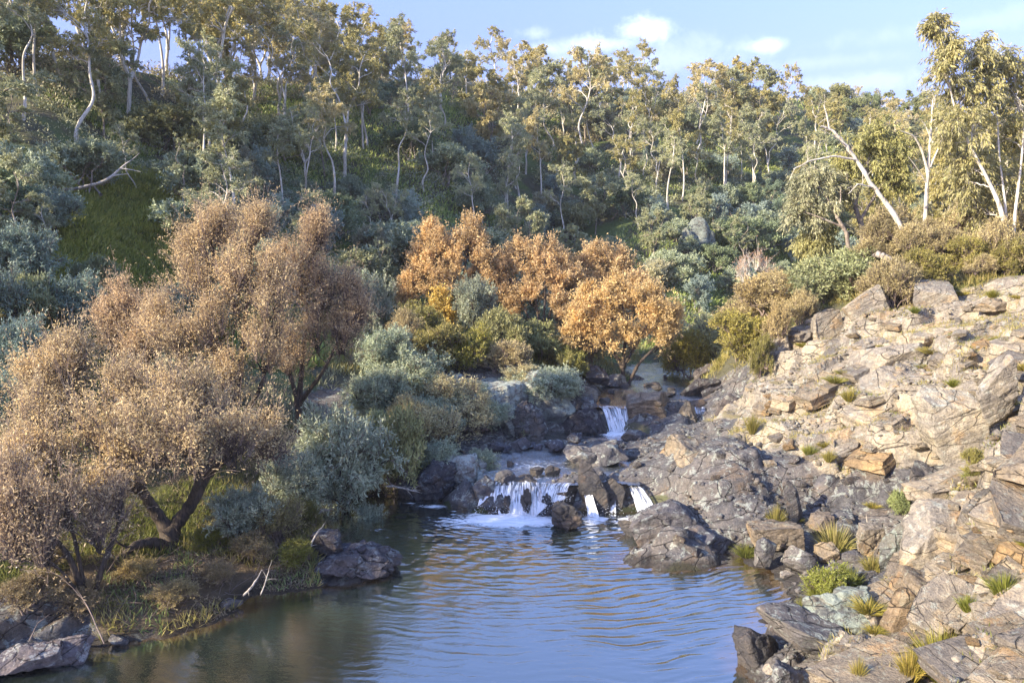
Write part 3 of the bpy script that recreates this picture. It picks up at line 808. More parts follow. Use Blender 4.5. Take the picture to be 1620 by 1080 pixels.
# ------------------------------------------------------------------ kinds for the far hillside (each built once, then copied)
def gum_proto(seed, H, lean=.1, forks=1, clear=.42, nl=13, spread=.22, dense=1.):
    rng = R_(seed)
    ang = rng.uniform(0, 6.28)
    top = np.array([math.cos(ang) * lean * H, math.sin(ang) * lean * H, H * .93])
    stems = []
    if forks == 1:
        stems.append((stem_line(rng, (0, 0, -.5), top, .07), H * .0125, H * .003))
    else:
        f = top * rng.uniform(.22, .4) * np.array([1, 1, 1])
        stems.append((stem_line(rng, (0, 0, -.5), f, .05, 4), H * .0135, H * .010))
        for q in range(forks):
            a2 = ang + q * 6.28 / forks + rng.uniform(-.5, .5)
            e = top + np.array([math.cos(a2), math.sin(a2), 0]) * H * rng.uniform(.1, .2); e[2] = H * rng.uniform(.78, .95)
            stems.append((stem_line(rng, f, e, .09), H * .009, H * .003))
    lobes = []
    for q in range(nl):
        z = H * (clear + (1 - clear) * (q + rng.random()) / nl)
        st = stems[rng.integers(len(stems) - (forks > 1)) + (forks > 1)][0]
        k = np.interp(z, st[:, 2], np.arange(len(st))); b = st[int(min(k, len(st) - 1))]
        a = rng.uniform(0, 6.28); env = spread * H * math.sqrt(max(.12, 1 - ((z / H - .72) / .36) ** 2)) * rng.uniform(.35, 1.05)
        r = H * rng.uniform(.055, .1)
        lobes.append((b[0] + math.cos(a) * env, b[1] + math.sin(a) * env, z, r * 1.15, r * .85))
    return grow(rng, stems, lobes, int(9 * dense), 6, 18, tl=H * .035, up=.15, outw=.7, leaf=(.23, .064), hang=.6, rnd=.55, limb_up=.3, limb_r=.055, sec_r=.022, twigs=False)

def dome_lobes(rng, R, H, n, r=.42, z0=.25):
    out = []
    for q in range(n):
        a = rng.uniform(0, 6.28); z = z0 + (1 - z0 - r * .5) * rng.random() ** .8
        e = math.sqrt(max(0.05, 1 - (z / 1.05) ** 2)) * rng.uniform(.25, .85)
        s = rng.uniform(.7, 1.2) * r
        out.append((math.cos(a) * R * e, math.sin(a) * R * e, H * z, R * s, H * s * .6))
    return out

def bush_proto(seed, R, H, nl=10, n_st=5, k=(7, 6, 12), leaf=(.16, .05), tl=.3, up=.35, hang=0., rnd=.7, twigs=False, r=.42, z0=.25, sec_r=.012, limb_r=.03, outw=.6, zb=.2):
    rng = R_(seed)
    lobes = dome_lobes(rng, R, H, nl, r, z0)
    stems = []
    for q in range(n_st):
        l = lobes[q % nl]
        stems.append((stem_line(rng, (rng.normal() * .1 * R, rng.normal() * .1 * R, -.2), (l[0] * .5, l[1] * .5, l[2] * .6), .1, 5), .02 * H + .01, .01 * H + .004))
    return grow(rng, stems, lobes, *k, tl=tl, up=up, outw=outw, leaf=leaf, hang=hang, rnd=rnd, limb_up=.2, limb_r=limb_r, sec_r=sec_r, twigs=twigs, from_t=.3, zb=zb)

# ------------------------------------------------------------------ far hillside: gums and shrubs
PROTO = []                                   # (root, height, description)
def reg(seed, H, desc, lst, **kw):
    r = plant('gum_tree', gum_proto(seed, H, **kw), M['gum_bark'] if lst is not GREY else M['grey_bark'], M['gum_leaf'])
    lst.append([r, H, desc, False])
PALE, GREY = [], []
reg(1, 12, 'slender straight', PALE, lean=.05, nl=11, spread=.16, clear=.58)
reg(2, 12, 'leaning', PALE, lean=.3, nl=11, spread=.2, clear=.55)
reg(3, 12, 'forked', PALE, lean=.08, forks=2, nl=13, spread=.24, clear=.5)
reg(4, 11, 'triple stemmed', PALE, lean=.05, forks=3, nl=13, spread=.27, clear=.5)
reg(5, 12, 'high crowned', PALE, lean=.12, nl=9, spread=.22, clear=.68)
reg(6, 9, 'broad bushy', GREY, lean=.1, forks=2, nl=22, spread=.34, clear=.22, dense=1.3)
reg(7, 8, 'round headed', GREY, lean=.05, forks=3, nl=24, spread=.36, clear=.3, dense=1.4)
reg(8, 10, 'wispy', GREY, lean=.18, forks=2, nl=9, spread=.3, clear=.45, dense=.8)
reg(9, 11, 'tall full', PALE, lean=.06, forks=2, nl=18, spread=.27, clear=.36, dense=1.2)
ALLG = PALE + GREY
SHRUB = []
for seed, R_m, H_m, mat, desc, kw in ((21, 1.6, 2.6, 'scrub_leaf', 'rounded', {}), (22, 1.3, 3.2, 'wattle_leaf', 'upright feathery', {}), (23, 1.9, 2.0, 'scrub_leaf', 'low spreading', {}), (24, 1.4, 2.8, 'wattle_leaf', 'airy', dict(nl=8)), (25, 1.5, 2.3, 'heath_leaf', 'twiggy', {})):
    kw = dict(dict(nl=13, k=(9, 7, 16), leaf=(.15, .05), tl=.38), **kw)
    SHRUB.append([plant('hill_shrub', bush_proto(seed, R_m, H_m, **kw), M['grey_bark'], M[mat]), H_m, desc, False])

TONES = {'pale': (1.35, 1.25, 1.25), 'olive': (1.0, .97, .8), 'grey green': (.9, 1.0, 1.15), 'dark green': (.66, .78, .72), 'golden': (1.25, 1.17, .92), 'silvery': (1.15, 1.25, 1.4)}
def slope_t(x, y):
    r = math.hypot(x, y); B, zb, Rr, zr = hill_par(np.array([math.atan2(x, y)]))
    return float((r - B[0]) / (Rr[0] - B[0]))
def zone(x, y, px):
    if slope_t(x, y) < -.2: return ''
    t_ = slope_t(x, y)
    v = 'on the ridge' if t_ > .86 else 'upper slope' if t_ > .56 else 'mid slope' if t_ > .28 else 'low slope'
    h = ('by the left edge' if px < 130 else 'left of the tan willow' if px < 280 else 'above the tan willow' if px < 450 else 'right of the tan willow top' if px < 630 else 'above the first orange willow' if px < 780 else
         'above the orange willow row' if px < 930 else 'over the golden willow' if px < 1070 else 'above the pale shrubs' if px < 1200 else 'above the bare pink shrub' if px < 1300 else 'behind the right bank gums')
    return v + ' ' + h
AUTO = []                                    # things whose label comes from look and place
def auto(o, desc, cat, grp, x, y):
    AUTO.append((o, desc, cat, grp, x, y))
USED = []
def put(entry, x, y, H, rz, tone, label=None, cat='tree', grp='gum trees on the far hillside', word='gum', thin=1.):
    root, H0, desc, used = entry
    s = H / H0
    o = place(root, (x, y, ground(x, y)), rz, (s * thin, s * thin, s), TONES[tone], first=not used)
    entry[3] = True
    if label: tag(o, label, cat, grp)
    else: auto(o, f'{desc} {tone} {word}', cat, grp, x, y)
    USED.append((x, y))
    return o

rng = R_(5)
# trees one can pick out in the photograph: foot pixel, top pixel, kind, turn, tone, label
for px, py, pt, k, rz, tone, lab in (
    (122, 229, -60, PALE[1], .1, 'olive', 'tallest white trunked gum, its thick pale bole leaning right on the left slope'),
    (62, 152, -70, PALE[0], 3., 'golden', 'golden crowned gum with thin bent trunk high in the top left corner'),
    (20, 258, 130, GREY[0], 0, 'grey green', 'bushy grey gum on a thin crooked stem at the left edge'),
    (255, 150, -80, PALE[0], 0, 'olive', 'straight mauve trunked gum standing against the gap of sky at upper left'),
    (238, 184, -30, PALE[1], 3.14, 'golden', 'gum with long trunk slanting left below the ridge gap'),
    (292, 148, -60, PALE[4], 1., 'dark green', 'dark thin pole gum right of the sky gap on the left ridge'),
    (448, 223, 20, PALE[2], .3, 'pale', 'white forked gum on the dark bare patch above the tan willow'),
    (383, 212, 60, PALE[1], .2, 'pale', 'gum with curving white stem swept to the right above the tan willow'),
    (482, 297, 165, PALE[3], 0, 'silvery', 'small three stemmed white gum with grey crown, right of the tan willow top'),
    (514, 279, 150, GREY[2], 2, 'grey green', 'short pale wispy sapling gum between the white gums'),
    (544, 281, 40, PALE[2], .1, 'olive', 'tall white gum with a side limb forking right, left of the twin poles'),
    (575, 236, 90, PALE[0], 1.5, 'olive', 'left of the two parallel white pole gums'),
    (582, 236, 70, PALE[4], 4.5, 'olive', 'right of the two parallel white pole gums'),
    (292, 348, 215, GREY[2], 0, 'grey green', 'dark gnarled gum with spreading half bare branches behind the tan willow top'),
    (216, 302, 200, PALE[1], 2.8, 'grey green', 'thin white gum with a kinked stem left of the gnarled gum'),
    (678, 228, 118, PALE[8 - 3] if len(PALE) > 5 else PALE[4], 0, 'olive', 'full crowned gum with slim stem above the first orange willow'),
    (778, 258, 145, GREY[1], 0, 'pale', 'broad cream tinted gum glowing in sun midway up the central slope'),
    (746, 316, 245, PALE[0], 1, 'grey green', 'small thin gum low on the slope above the first orange willow'),
    (817, 300, 185, PALE[1], .0, 'silvery', 'fan shaped pale gum leaning far to the right on the central slope'),
    (818, 197, 66, PALE[2], .4, 'pale', 'sunlit forked white gum rising above the central skyline'),
    (911, 292, 88, PALE[4], .3, 'pale', 'long thin pale gum whose crown touches the skyline above the orange row'),
    (1026, 236, 125, PALE[2], 0, 'golden', 'sunlit gum with a white V of two trunks under the big round ridge tree'),
    (1012, 142, 50, GREY[1], 0, 'golden', 'biggest round headed tree standing alone on the central skyline'),
    (958, 145, 80, GREY[2], 2, 'golden', 'small open gum on the skyline just left of the big round tree'),
    (925, 150, 88, GREY[0], 1, 'olive', 'dark bushy gum on the skyline two trees left of the big round one'),
    (1107, 208, 100, PALE[3], 1, 'pale', 'pale sunlit three stemmed gum below the ridge, right of the big round tree'),
    (1155, 195, 100, GREY[1], 2, 'golden', 'domed golden green gum on the ridge right of the pale three stemmed one'),
    (1240, 190, 106, PALE[4], .2, 'golden', 'umbrella topped gum poking above the right skyline'),
    (1276, 195, 128, GREY[2], 1, 'olive', 'wispy gum right of the umbrella topped one on the skyline'),
    (1216, 290, 170, PALE[2], 2., 'grey green', 'thin white branchy gum with little leaf, below the umbrella topped gum'),
    (1102, 305, 212, PALE[1], 3., 'olive', 'small olive gum with curved white foot on the right hand slope'),
    (780, 160, 38, PALE[1], .0, 'olive', 'gum with a wind bent top reaching right over the central skyline'),
    (860, 150, 75, GREY[0], 0, 'dark green', 'dark bushy gum on the skyline between the forked white gum and long thin gum'),
    (700, 140, 55, PALE[3], 0, 'golden', 'spreading sunlit gum on the skyline left of the wind bent one'),
    (650, 130, 40, PALE[0], 0, 'olive', 'narrow gum on the skyline above the first orange willow'),
    (560, 120, 0, PALE[2], 0, 'golden', 'tall sunlit gum at the end of the high left tree line'),
    (470, 110, -20, PALE[4], 0, 'dark green', 'dark high crowned gum against the sky above the tan willow'),
    (400, 110, -60, PALE[0], 0, 'olive', 'straight gum on the left ridge with sky between its branches'),
    (1330, 225, 160, GREY[1], 0, 'dark green', 'dark domed tree on the low right skyline, left one of three'),
    (1385, 225, 150, GREY[0], 0, 'dark green', 'dark domed tree on the low right skyline, middle one of three'),
    (1440, 230, 150, GREY[1], 1, 'dark green', 'dark domed tree on the low right skyline, right one of three'),
    (586, 386, 300, PALE[1], .3, 'silvery', 'leaning thin white stem with grey leaves just above the tan willow shoulder'),
    (618, 384, 290, PALE[2], .3, 'silvery', 'forked thin white stem left of the first orange willow top'),
    (612, 470, 380, GREY[2], .3, 'silvery', 'bluish wispy sapling in the gap between tan and orange willows'),
    (70, 420, 330, PALE[1], .4, 'grey green', 'thin pale double stem low on the left slope near the frame edge'),
    (30, 440, 250, GREY[0], 0, 'grey green', 'big grey bushy gum low at the left edge'),
):
    p = hit(px, py, 17)
    if p is None or slope_t(p[0], p[1]) < -.3: continue
    topz = at_d(px, pt, p[1])[2]
    put(k, p[0], p[1], max(2.5, topz - p[2]), rz, tone, lab, thin=1.0)

SKYX = [0, 440, 480, 560, 640, 700, 760, 800, 840, 900, 930, 1000, 1060, 1100, 1160, 1240, 1290, 1330, 1400, 1440, 1700]
SKYY = [-150, -80, 0, 5, 38, 68, 60, 92, 78, 92, 90, 62, 75, 105, 102, 115, 140, 158, 155, 155, 170]
def free(x, y, d):
    return all((x - a) ** 2 + (y - b) ** 2 > d * d for a, b in USED)
def scatter(n, tr, hr, kinds_, tones, dmin, grp, cat, word, px_r=(-130, 1700), pw=None, keep=None):
    c = 0
    for _ in range(n * 14):
        if c >= n: break
        th = math.atan((rng.uniform(*px_r) - 810) / FPX); tt = rng.uniform(*tr)
        B, zb, Rr, zr = [float(q[0]) for q in hill_par(np.array([th]))]
        r = B + tt * (Rr - B); x, y = r * math.sin(th), r * math.cos(th)
        if not free(x, y, dmin) or (keep and not keep(th, tt)): continue
        e = kinds_[rng.choice(len(kinds_), p=pw)]
        tone = tones[rng.integers(len(tones))]
        H = rng.uniform(*hr)
        if hr[1] > 7:
            px = 810 + FPX * math.tan(th)
            top = at_d(px, np.interp(px, SKYX, SKYY) + rng.uniform(-4, 45), y)[2] - ground(x, y)
            if tt > .7: H = min(H * 1.2, max(top, 3.2))
        put(e, x, y, H, rng.uniform(0, 6.28), tone, None, cat, grp, word, thin=rng.uniform(.9, 1.15))
        c += 1
HG, HS = 'gum trees on the far hillside', 'shrubs on the far hillside'
left_dense = lambda th, tt: th < -.2 or tt > 1.0 or rng.random() < .5
scatter(38, (.86, 1.02), (7.5, 11.5), ALLG, ['olive', 'golden', 'pale', 'olive', 'dark green'], 3.4, HG, 'tree', 'gum')
scatter(20, (1.03, 1.25), (8.5, 12), ALLG, ['olive', 'golden', 'dark green'], 4., HG, 'tree', 'gum', px_r=(-130, 1200))
scatter(40, (.7, 1.1), (10, 14.5), PALE, ['olive', 'golden', 'pale'], 3., HG, 'tree', 'gum', px_r=(-150, 560))
scatter(44, (.4, .86), (5, 8.5), ALLG, ['olive', 'grey green', 'pale', 'grey green'], 3.2, HG, 'tree', 'gum')
far_only = lambda th, tt: not (th < -.4 and tt < .5)
scatter(26, (.14, .45), (3.6, 6.), ALLG, ['grey green', 'silvery', 'olive'], 3.4, HG, 'tree', 'gum', keep=far_only)
scatter(58, (.28, .85), (5.5, 9), [PALE[0], PALE[4], PALE[0], PALE[2], PALE[1]], ['grey green', 'silvery', 'olive', 'pale'], 2.2, HG, 'tree', 'gum', keep=far_only)
clear = lambda th, tt: not (-.56 < th < -.42 and .1 < tt < .5) and not (th < -.42 and tt < .3)
scatter(125, (.03, .5), (1.8, 3.3), SHRUB, ['grey green', 'silvery', 'dark green', 'grey green'], 1.9, HS, 'shrub', 'shrub', pw=[.28, .22, .2, .22, .08], keep=clear)
scatter(54, (.45, .95), (1.8, 3.6), SHRUB, ['grey green', 'silvery', 'olive', 'dark green'], 2.2, HS, 'shrub', 'shrub', pw=[.3, .18, .2, .2, .12])

# ---- scrub nobody could count, and mossy turf, one object each
def polar_pts(n, rng, t0, t1, th0=-.75, th1=.72, p=1.):
    th = rng.uniform(th0, th1, n); tt = t0 + (t1 - t0) * rng.random(n) ** p
    B, zb, Rr, zr = hill_par(th); r = B + tt * (Rr - B)
    return r * np.sin(th), r * np.cos(th), tt
def scrub(name, n, m, t0, t1, sz, leaf, mat, label, seed, dens=.5, p=1.):
    rng = R_(seed)
    x, y, tt = polar_pts(n, rng, t0, t1, p=p)
    th = np.arctan2(x, y)
    ok = (noise2(x / 9, y / 9, seed) + .5 > dens * rng.random(n)) & ~((th > -.56) & (th < -.42) & (tt > .1) & (tt < .5))
    x, y = x[ok], y[ok]; z = ground_np(x, y); k = len(x)
    R = rng.uniform(*sz, k)
    ls = np.repeat(np.clip(np.hypot(x, y) / 75, .3, 1.15), m)
    d = unit(rng.normal(size=(k, m, 3)) + [0, 0, .35]); d[..., 2] = np.abs(d[..., 2])
    lob = 1 + .35 * np.sin(d[..., :1] * 4 + rng.uniform(0, 6, (k, 1, 1))) * np.cos(d[..., 1:2] * 5 + rng.uniform(0, 6, (k, 1, 1)))
    C = np.stack([x, y, z - .1], 1)[:, None] + d * (R[:, None] * rng.uniform(.55, 1., (k, m)))[..., None] * [1, 1, .95] * lob
    A = d * .5 + rng.normal(size=d.shape) * .6 + [0, 0, .2]
    s = rng.uniform(.6, 1.4, k * m) * ls
    V, F = leaf_quads(C.reshape(-1, 3), A.reshape(-1, 3), leaf[0] * s, leaf[1] * s, rng)
    o = link(name, mesh_np(name, V, F, mat))
    return tag(o, label, None, None, 'stuff')
scrub('hillside_scrub', 1350, 190, -.08, 1.1, (.5, 1.25), (.24, .08), M['scrub_leaf'], 'dense grey green scrub covering the far hillside', 301)
scrub('hillside_scrub', 800, 190, -.1, .6, (.45, 1.2), (.22, .07), M['wattle_leaf'], 'silvery undergrowth low on the far hillside', 302, .8)
scrub('hillside_scrub', 600, 150, .7, 1.15, (.6, 1.5), (.28, .09), M['heath_leaf'], 'straw coloured undergrowth along the ridge', 303, .5)
def turf(name, n, t0, t1, h, w, mat, label, seed, th0=-.75, th1=.72, cut=-.12):
    rng = R_(seed)
    x, y, tt = polar_pts(n, rng, t0, t1, th0, th1)
    ok = noise2(x / 5, y / 5, seed) > cut
    x, y = x[ok], y[ok]
    C = np.stack([x, y, ground_np(x, y) - .04], 1)
    A = rng.normal(size=C.shape) * .5 + [.15, -.1, .8]
    V, F = leaf_quads(C, A, rng.uniform(.5, 1.4, len(C)) * h, w, rng)
    o = link(name, mesh_np(name, V, F, mat)); o.color = (1.45, 1.4, 1.25, 1)
    tag(o, label, None, None, 'stuff')
turf('hillside_grass', 240000, -.1, .95, .38, .09, M['moss_blade'], 'mossy green turf between the scrub on the hillside', 310)
turf('hillside_grass', 60000, .0, .55, .34, .08, M['green_blade'], 'bright green turf in the clearing on the left slope', 311, -.6, -.38, -.5)
# ------------------------------------------------------------------ willows, each crown built from the masses it shows
def px_plant(name, label, cat, grp, base, stems, lobes, bark, leafm, seed, Y=None, tone=None, r0=.12, r1=.03, twigm=None, tall=1.05, shrink=1., drop=0., **kw):
    """base pixel, stems and crown masses given where they are seen, with their distances"""
    rng = R_(seed)
    if Y is None: b = hit(*base)
    else:
        b = at_d(base[0], base[1], Y); b[2] = ground(b[0], b[1])
    st = []
    for s in stems:
        rr = s[0]; P = [np.array([0, 0, -.25]) if q == 0 else at_d(q[0], q[1], q[2]) - b for q in s[1:]]
        st.append((np.array(P), rr[0], rr[1]))
    lb = []
    for px, py, y, r in lobes:
        c = at_d(px, py, y) - b; rm = r * y / FPX * shrink; c[2] -= drop
        lb.append((*c, rm, rm * tall))
    root = plant(name, grow(rng, st, lb, **kw), bark, leafm, b, twigm, tone=tone)
    return tag(root, label, cat, grp)

WK = dict(shrink=.62, drop=.42, tall=1.6, k1=24, k2=16, k3=9, tl=.7, up=1.2, outw=.3, leaf=(.075, .021), hang=.15, rnd=.6, limb_up=.05, limb_r=.034, sec_r=.014, twig_r=.0055, zb=.25, shell=(.5, 1.3), lt=(.5, 1.), stray=.08)
GW = 'bare limbed autumn willows on the left bank'
wb = at_d(265, 868, 15.6)
px_plant('willow_tree', 'big dark trunked tan willow leaning over the grassy left bank', 'tree', GW, (268, 868), [
    ((.21, .17), 0, (268, 838, 16)), ((.17, .05), (268, 842, 16), (240, 800, 15.9), (205, 745, 15.6), (140, 680, 15.2)), ((.18, .06), (268, 842, 16), (305, 795, 16.2), (335, 735, 16.6), (360, 660, 17)),
    ((.1, .03), (300, 800, 16.2), (320, 740, 15.6), (310, 690, 15)), ((.1, .03), (225, 775, 15.8), (150, 765, 15.1), (70, 770, 14.6)), ((.1, .04), (330, 745, 16.5), (400, 700, 16.2), (430, 640, 16)),
    ((.17, .06), (262, 866, 15.9), (240, 857, 15.6), (212, 862, 15.2), (185, 888, 14.9))],
    [(110, 600, 16.5, 66), (55, 660, 15.5, 56), (160, 680, 15, 62), (235, 690, 14.6, 58), (300, 710, 14.6, 52), (90, 745, 14.6, 58), (30, 720, 14.5, 46), (195, 610, 16, 62), (265, 620, 15.6, 55), (20, 790, 14, 46), (372, 690, 15.2, 40), (105, 562, 16.6, 36), (320, 640, 16, 48), (430, 690, 16, 36), (45, 600, 16.4, 34), (200, 720, 15, 44), (150, 770, 14.6, 34)],
    M['willow_bark'], M['willow_leaf'], 401, twigm=M['twig_bark'], tone=(1.1, 1.12, 1.02), **WK)
px_plant('willow_tree', 'tallest tan willow, its plumes rising behind the big dark trunk', 'tree', GW, (365, 720), [
    ((.16, .13), 0, (365, 690, 20.3)), ((.12, .03), (365, 690, 20.3), (350, 600, 20.3), (330, 500, 20.4), (325, 400, 20.6)), ((.12, .03), (365, 690, 20.3), (380, 590, 20), (390, 480, 20), (395, 390, 20.4)),
    ((.1, .03), (365, 690, 20.3), (410, 620, 19.8), (440, 520, 19.5)), ((.1, .03), (365, 690, 20.3), (320, 630, 20), (280, 560, 19.6), (255, 510, 19.5))],
    [(330, 385, 20.6, 46), (390, 372, 20.6, 42), (305, 450, 20.2, 52), (375, 445, 19.8, 56), (430, 480, 19.7, 50), (335, 520, 19.4, 56), (415, 550, 19.3, 52), (290, 540, 19.2, 44), (252, 505, 19.5, 36), (355, 348, 21, 24), (410, 345, 20.8, 18), (300, 400, 20.8, 36), (360, 590, 19, 40), (440, 430, 20.2, 34)],
    M['willow_bark'], M['willow_leaf'], 402, Y=20.3, twigm=M['twig_bark'], tone=(1.1, 1.1, 1.), **WK)
px_plant('willow_tree', 'right hand tan willow whose plumes stand against the dark hill gap', 'tree', GW, (470, 660), [
    ((.13, .1), 0, (472, 640, 22.6)), ((.1, .03), (472, 640, 22.6), (480, 560, 22.7), (485, 480, 22.9), (490, 400, 23)), ((.09, .03), (472, 640, 22.6), (510, 590, 22.3), (545, 520, 22.2)), ((.08, .03), (472, 640, 22.6), (450, 560, 22.4), (445, 450, 22.7))],
    [(490, 388, 23, 34), (478, 435, 22.7, 44), (520, 450, 22.6, 42), (552, 458, 22.6, 32), (500, 515, 22.2, 48), (545, 525, 22.2, 40), (448, 412, 23, 26), (505, 355, 23, 20), (460, 560, 22, 36), (565, 490, 22.4, 26)],
    M['willow_bark'], M['willow_leaf'], 403, Y=22.6, twigm=M['twig_bark'], tone=(1.1, 1.06, 1.), **WK)
px_plant('willow_tree', 'rounded pinkish tan willow at the back left, before the green slope', 'tree', GW, (210, 660), [
    ((.11, .09), 0, (210, 640, 20.8)), ((.08, .025), (210, 640, 20.8), (200, 570, 20.8), (205, 490, 21)), ((.08, .025), (210, 640, 20.8), (235, 570, 20.6), (240, 520, 20.6)), ((.07, .02), (210, 640, 20.8), (180, 570, 20.8), (172, 510, 21))],
    [(205, 482, 21, 38), (188, 528, 21, 38), (232, 535, 20.6, 40), (170, 500, 21, 24), (215, 570, 20.4, 38), (240, 490, 21, 24)],
    M['willow_bark'], M['willow_leaf'], 404, Y=20.8, twigm=M['twig_bark'], tone=(1.08, 1.04, 1.), **WK)
px_plant('willow_tree', 'small multi stemmed willow with sparse leaves at the bottom left bank', 'tree', GW, (138, 925), [
    ((.07, .02), 0, (110, 880, 13.2), (70, 830, 13), (25, 770, 12.8)), ((.07, .02), 0, (172, 870, 13.6), (195, 810, 13.8), (190, 770, 14)), ((.06, .02), 0, (120, 860, 13.3), (105, 800, 13.2)), ((.04, .015), 0, (95, 900, 13), (40, 860, 12.6))],
    [(40, 800, 13, 48), (105, 790, 13.2, 42), (10, 745, 13, 42), (185, 780, 13.8, 30), (70, 850, 12.8, 26), (10, 850, 12.6, 30), (150, 830, 13.4, 24), (60, 815, 13.4, 34), (0, 800, 12.8, 34)],
    M['willow_bark'], M['willow_leaf'], 405, Y=13.6, twigm=M['twig_bark'], tone=(.95, .95, .95), **dict(WK, k1=18, k2=10, k3=7))
OK_ = dict(WK, shrink=.72, drop=.3, tall=1.5, up=1., k1=30, k2=15, k3=9, lt=(.3, 1.), shell=(.35, 1.25), leaf=(.13, .05), tl=.55, twig_r=.005, sec_r=.016)
GO = 'orange autumn willows beyond the outcrop'
px_plant('willow_tree', 'left and tallest orange willow with a dark forked trunk', 'tree', GO, (712, 528), [
    ((.17, .14), 0, (712, 505, 36)), ((.13, .03), (712, 505, 36), (700, 460, 36), (690, 400, 36)), ((.13, .03), (712, 505, 36), (730, 455, 36), (742, 380, 36.3)), ((.1, .03), (712, 505, 36), (680, 470, 36), (655, 445, 36))],
    [(700, 396, 36, 36), (740, 382, 36.3, 36), (680, 435, 36, 34), (652, 448, 36, 22), (718, 438, 35.5, 40), (760, 418, 36, 32), (752, 366, 37, 20), (662, 412, 36.3, 22), (680, 370, 36.5, 18), (770, 460, 36, 26), (640, 468, 36, 16)],
    M['willow_bark'], M['willow_gold'], 411, Y=36, twigm=M['twig_bark'], tone=(1., .95, .95), **OK_)
px_plant('willow_tree', 'many stemmed orange willow in the middle of the row', 'tree', GO, (858, 545), [
    ((.1, .03), 0, (850, 490, 36), (840, 420, 36)), ((.1, .03), 0, (872, 490, 36), (885, 430, 36)), ((.08, .03), 0, (835, 500, 35.8), (808, 440, 36)), ((.08, .03), 0, (862, 480, 35.6), (862, 410, 36))],
    [(800, 428, 36.5, 32), (850, 418, 36.5, 36), (840, 460, 36, 36), (880, 450, 36, 34), (808, 478, 36, 28), (870, 408, 37, 26), (890, 485, 35.5, 26), (820, 400, 37, 20), (790, 455, 36.5, 22), (775, 440, 36.4, 24), (900, 440, 36.6, 26)],
    M['willow_bark'], M['willow_gold'], 412, Y=36, twigm=M['twig_bark'], tone=(1., .96, 1.), **OK_)
px_plant('willow_tree', 'orange willow behind the golden one, joining the row on its right', 'tree', GO, (935, 545), [
    ((.1, .03), 0, (930, 490, 38), (920, 430, 38)), ((.1, .03), 0, (950, 490, 38), (975, 430, 38)), ((.08, .03), 0, (940, 470, 37.6), (950, 420, 38))],
    [(922, 428, 38, 32), (960, 420, 38, 32), (990, 440, 38, 28), (950, 458, 37.5, 36), (910, 460, 37.5, 28), (1002, 468, 37, 28), (940, 405, 38.4, 18), (985, 415, 38.4, 16), (890, 430, 38, 22), (1020, 455, 36.6, 22)],
    M['willow_bark'], M['willow_gold'], 413, Y=38, twigm=M['twig_bark'], tone=(1.02, .98, 1.), **OK_)
px_plant('willow_tree', 'golden willow spreading low over the upstream stones', 'tree', GO, (988, 600), [
    ((.13, .09), 0, (985, 580, 33.5)), ((.1, .03), (985, 580, 33.5), (960, 540, 33.4), (935, 505, 33.2)), ((.1, .03), (985, 580, 33.5), (990, 530, 33.4), (985, 480, 33.4)), ((.1, .03), 0, (1010, 575, 33), (1040, 545, 32.8), (1062, 520, 32.8)), ((.09, .03), (985, 580, 33.5), (1010, 540, 33), (1030, 500, 33))],
    [(922, 502, 33, 28), (960, 485, 33.5, 36), (1010, 490, 33.5, 35), (1040, 502, 33.2, 28), (950, 530, 33, 36), (1000, 535, 33, 34), (1052, 530, 33, 24), (980, 460, 34, 28), (905, 520, 33, 20), (1065, 500, 33.4, 16), (1030, 470, 34, 22), (930, 470, 34, 20)],
    M['willow_bark'], M['willow_gold'], 414, Y=33.6, twigm=M['twig_bark'], tone=(1.05, 1.02, .95), **OK_)
px_plant('willow_shrub', 'small bright golden shrub under the tallest orange willow', 'shrub', None, (697, 522), [((.05, .02), 0, (697, 500, 34.5))], [(694, 480, 34.4, 20), (704, 495, 34.3, 16), (685, 495, 34.3, 14)],
         M['willow_bark'], M['willow_gold'], 415, Y=34.5, tone=(1.15, 1.1, .6), **dict(OK_, k1=22, k2=10))

# ------------------------------------------------------------------ gums on the right bank
def bare(name, label, cat, grp, branches, mat, Y=None, seed=1, part='trunk'):
    rng = R_(seed)
    o0 = at_d(*branches[0][1]); o0 = np.array([o0[0], o0[1], ground(o0[0], o0[1])])
    root = link(name, None, None, o0)
    for k, br in enumerate(branches):
        P = np.array([at_d(*q) for q in br[1:]]) - o0
        if k == 0: P[0, 2] = -.3
        n = len(P); d = np.linspace(0, 1, 36); Q = np.stack([np.interp(d, np.linspace(0, 1, n), P[:, i]) for i in range(3)], 1)
        for _ in range(3): Q[1:-1] = (Q[:-2] + 2 * Q[1:-1] + Q[2:]) / 4
        Q[1:-1] += rng.normal(size=(34, 3)) * br[0][0] * .14
        T = Tubes(); T.add(Q, np.linspace(*br[0], 36) * (1 + .06 * rng.normal(size=36)), 9)
        for _ in range(br[2] if False else int(3 + 2 * rng.random())):      # short dead side twigs
            if k == 0 and part == 'trunk': break
            i = int(rng.integers(12, 34)); v = unit(rng.normal(size=3) + [0, 0, .3]) * rng.uniform(.25, .7)
            T.add(bez(Q[i], Q[i] + v * .5 + [0, 0, .1], Q[i] + v, 6).reshape(6, 3), np.linspace(br[0][1] * .7, .006, 6), 4)
        link(part if k == 0 else 'branch', T.build(part if k == 0 else 'branch', mat), root)
    return tag(root, label, cat, grp)
GR = 'gums on the right bank'
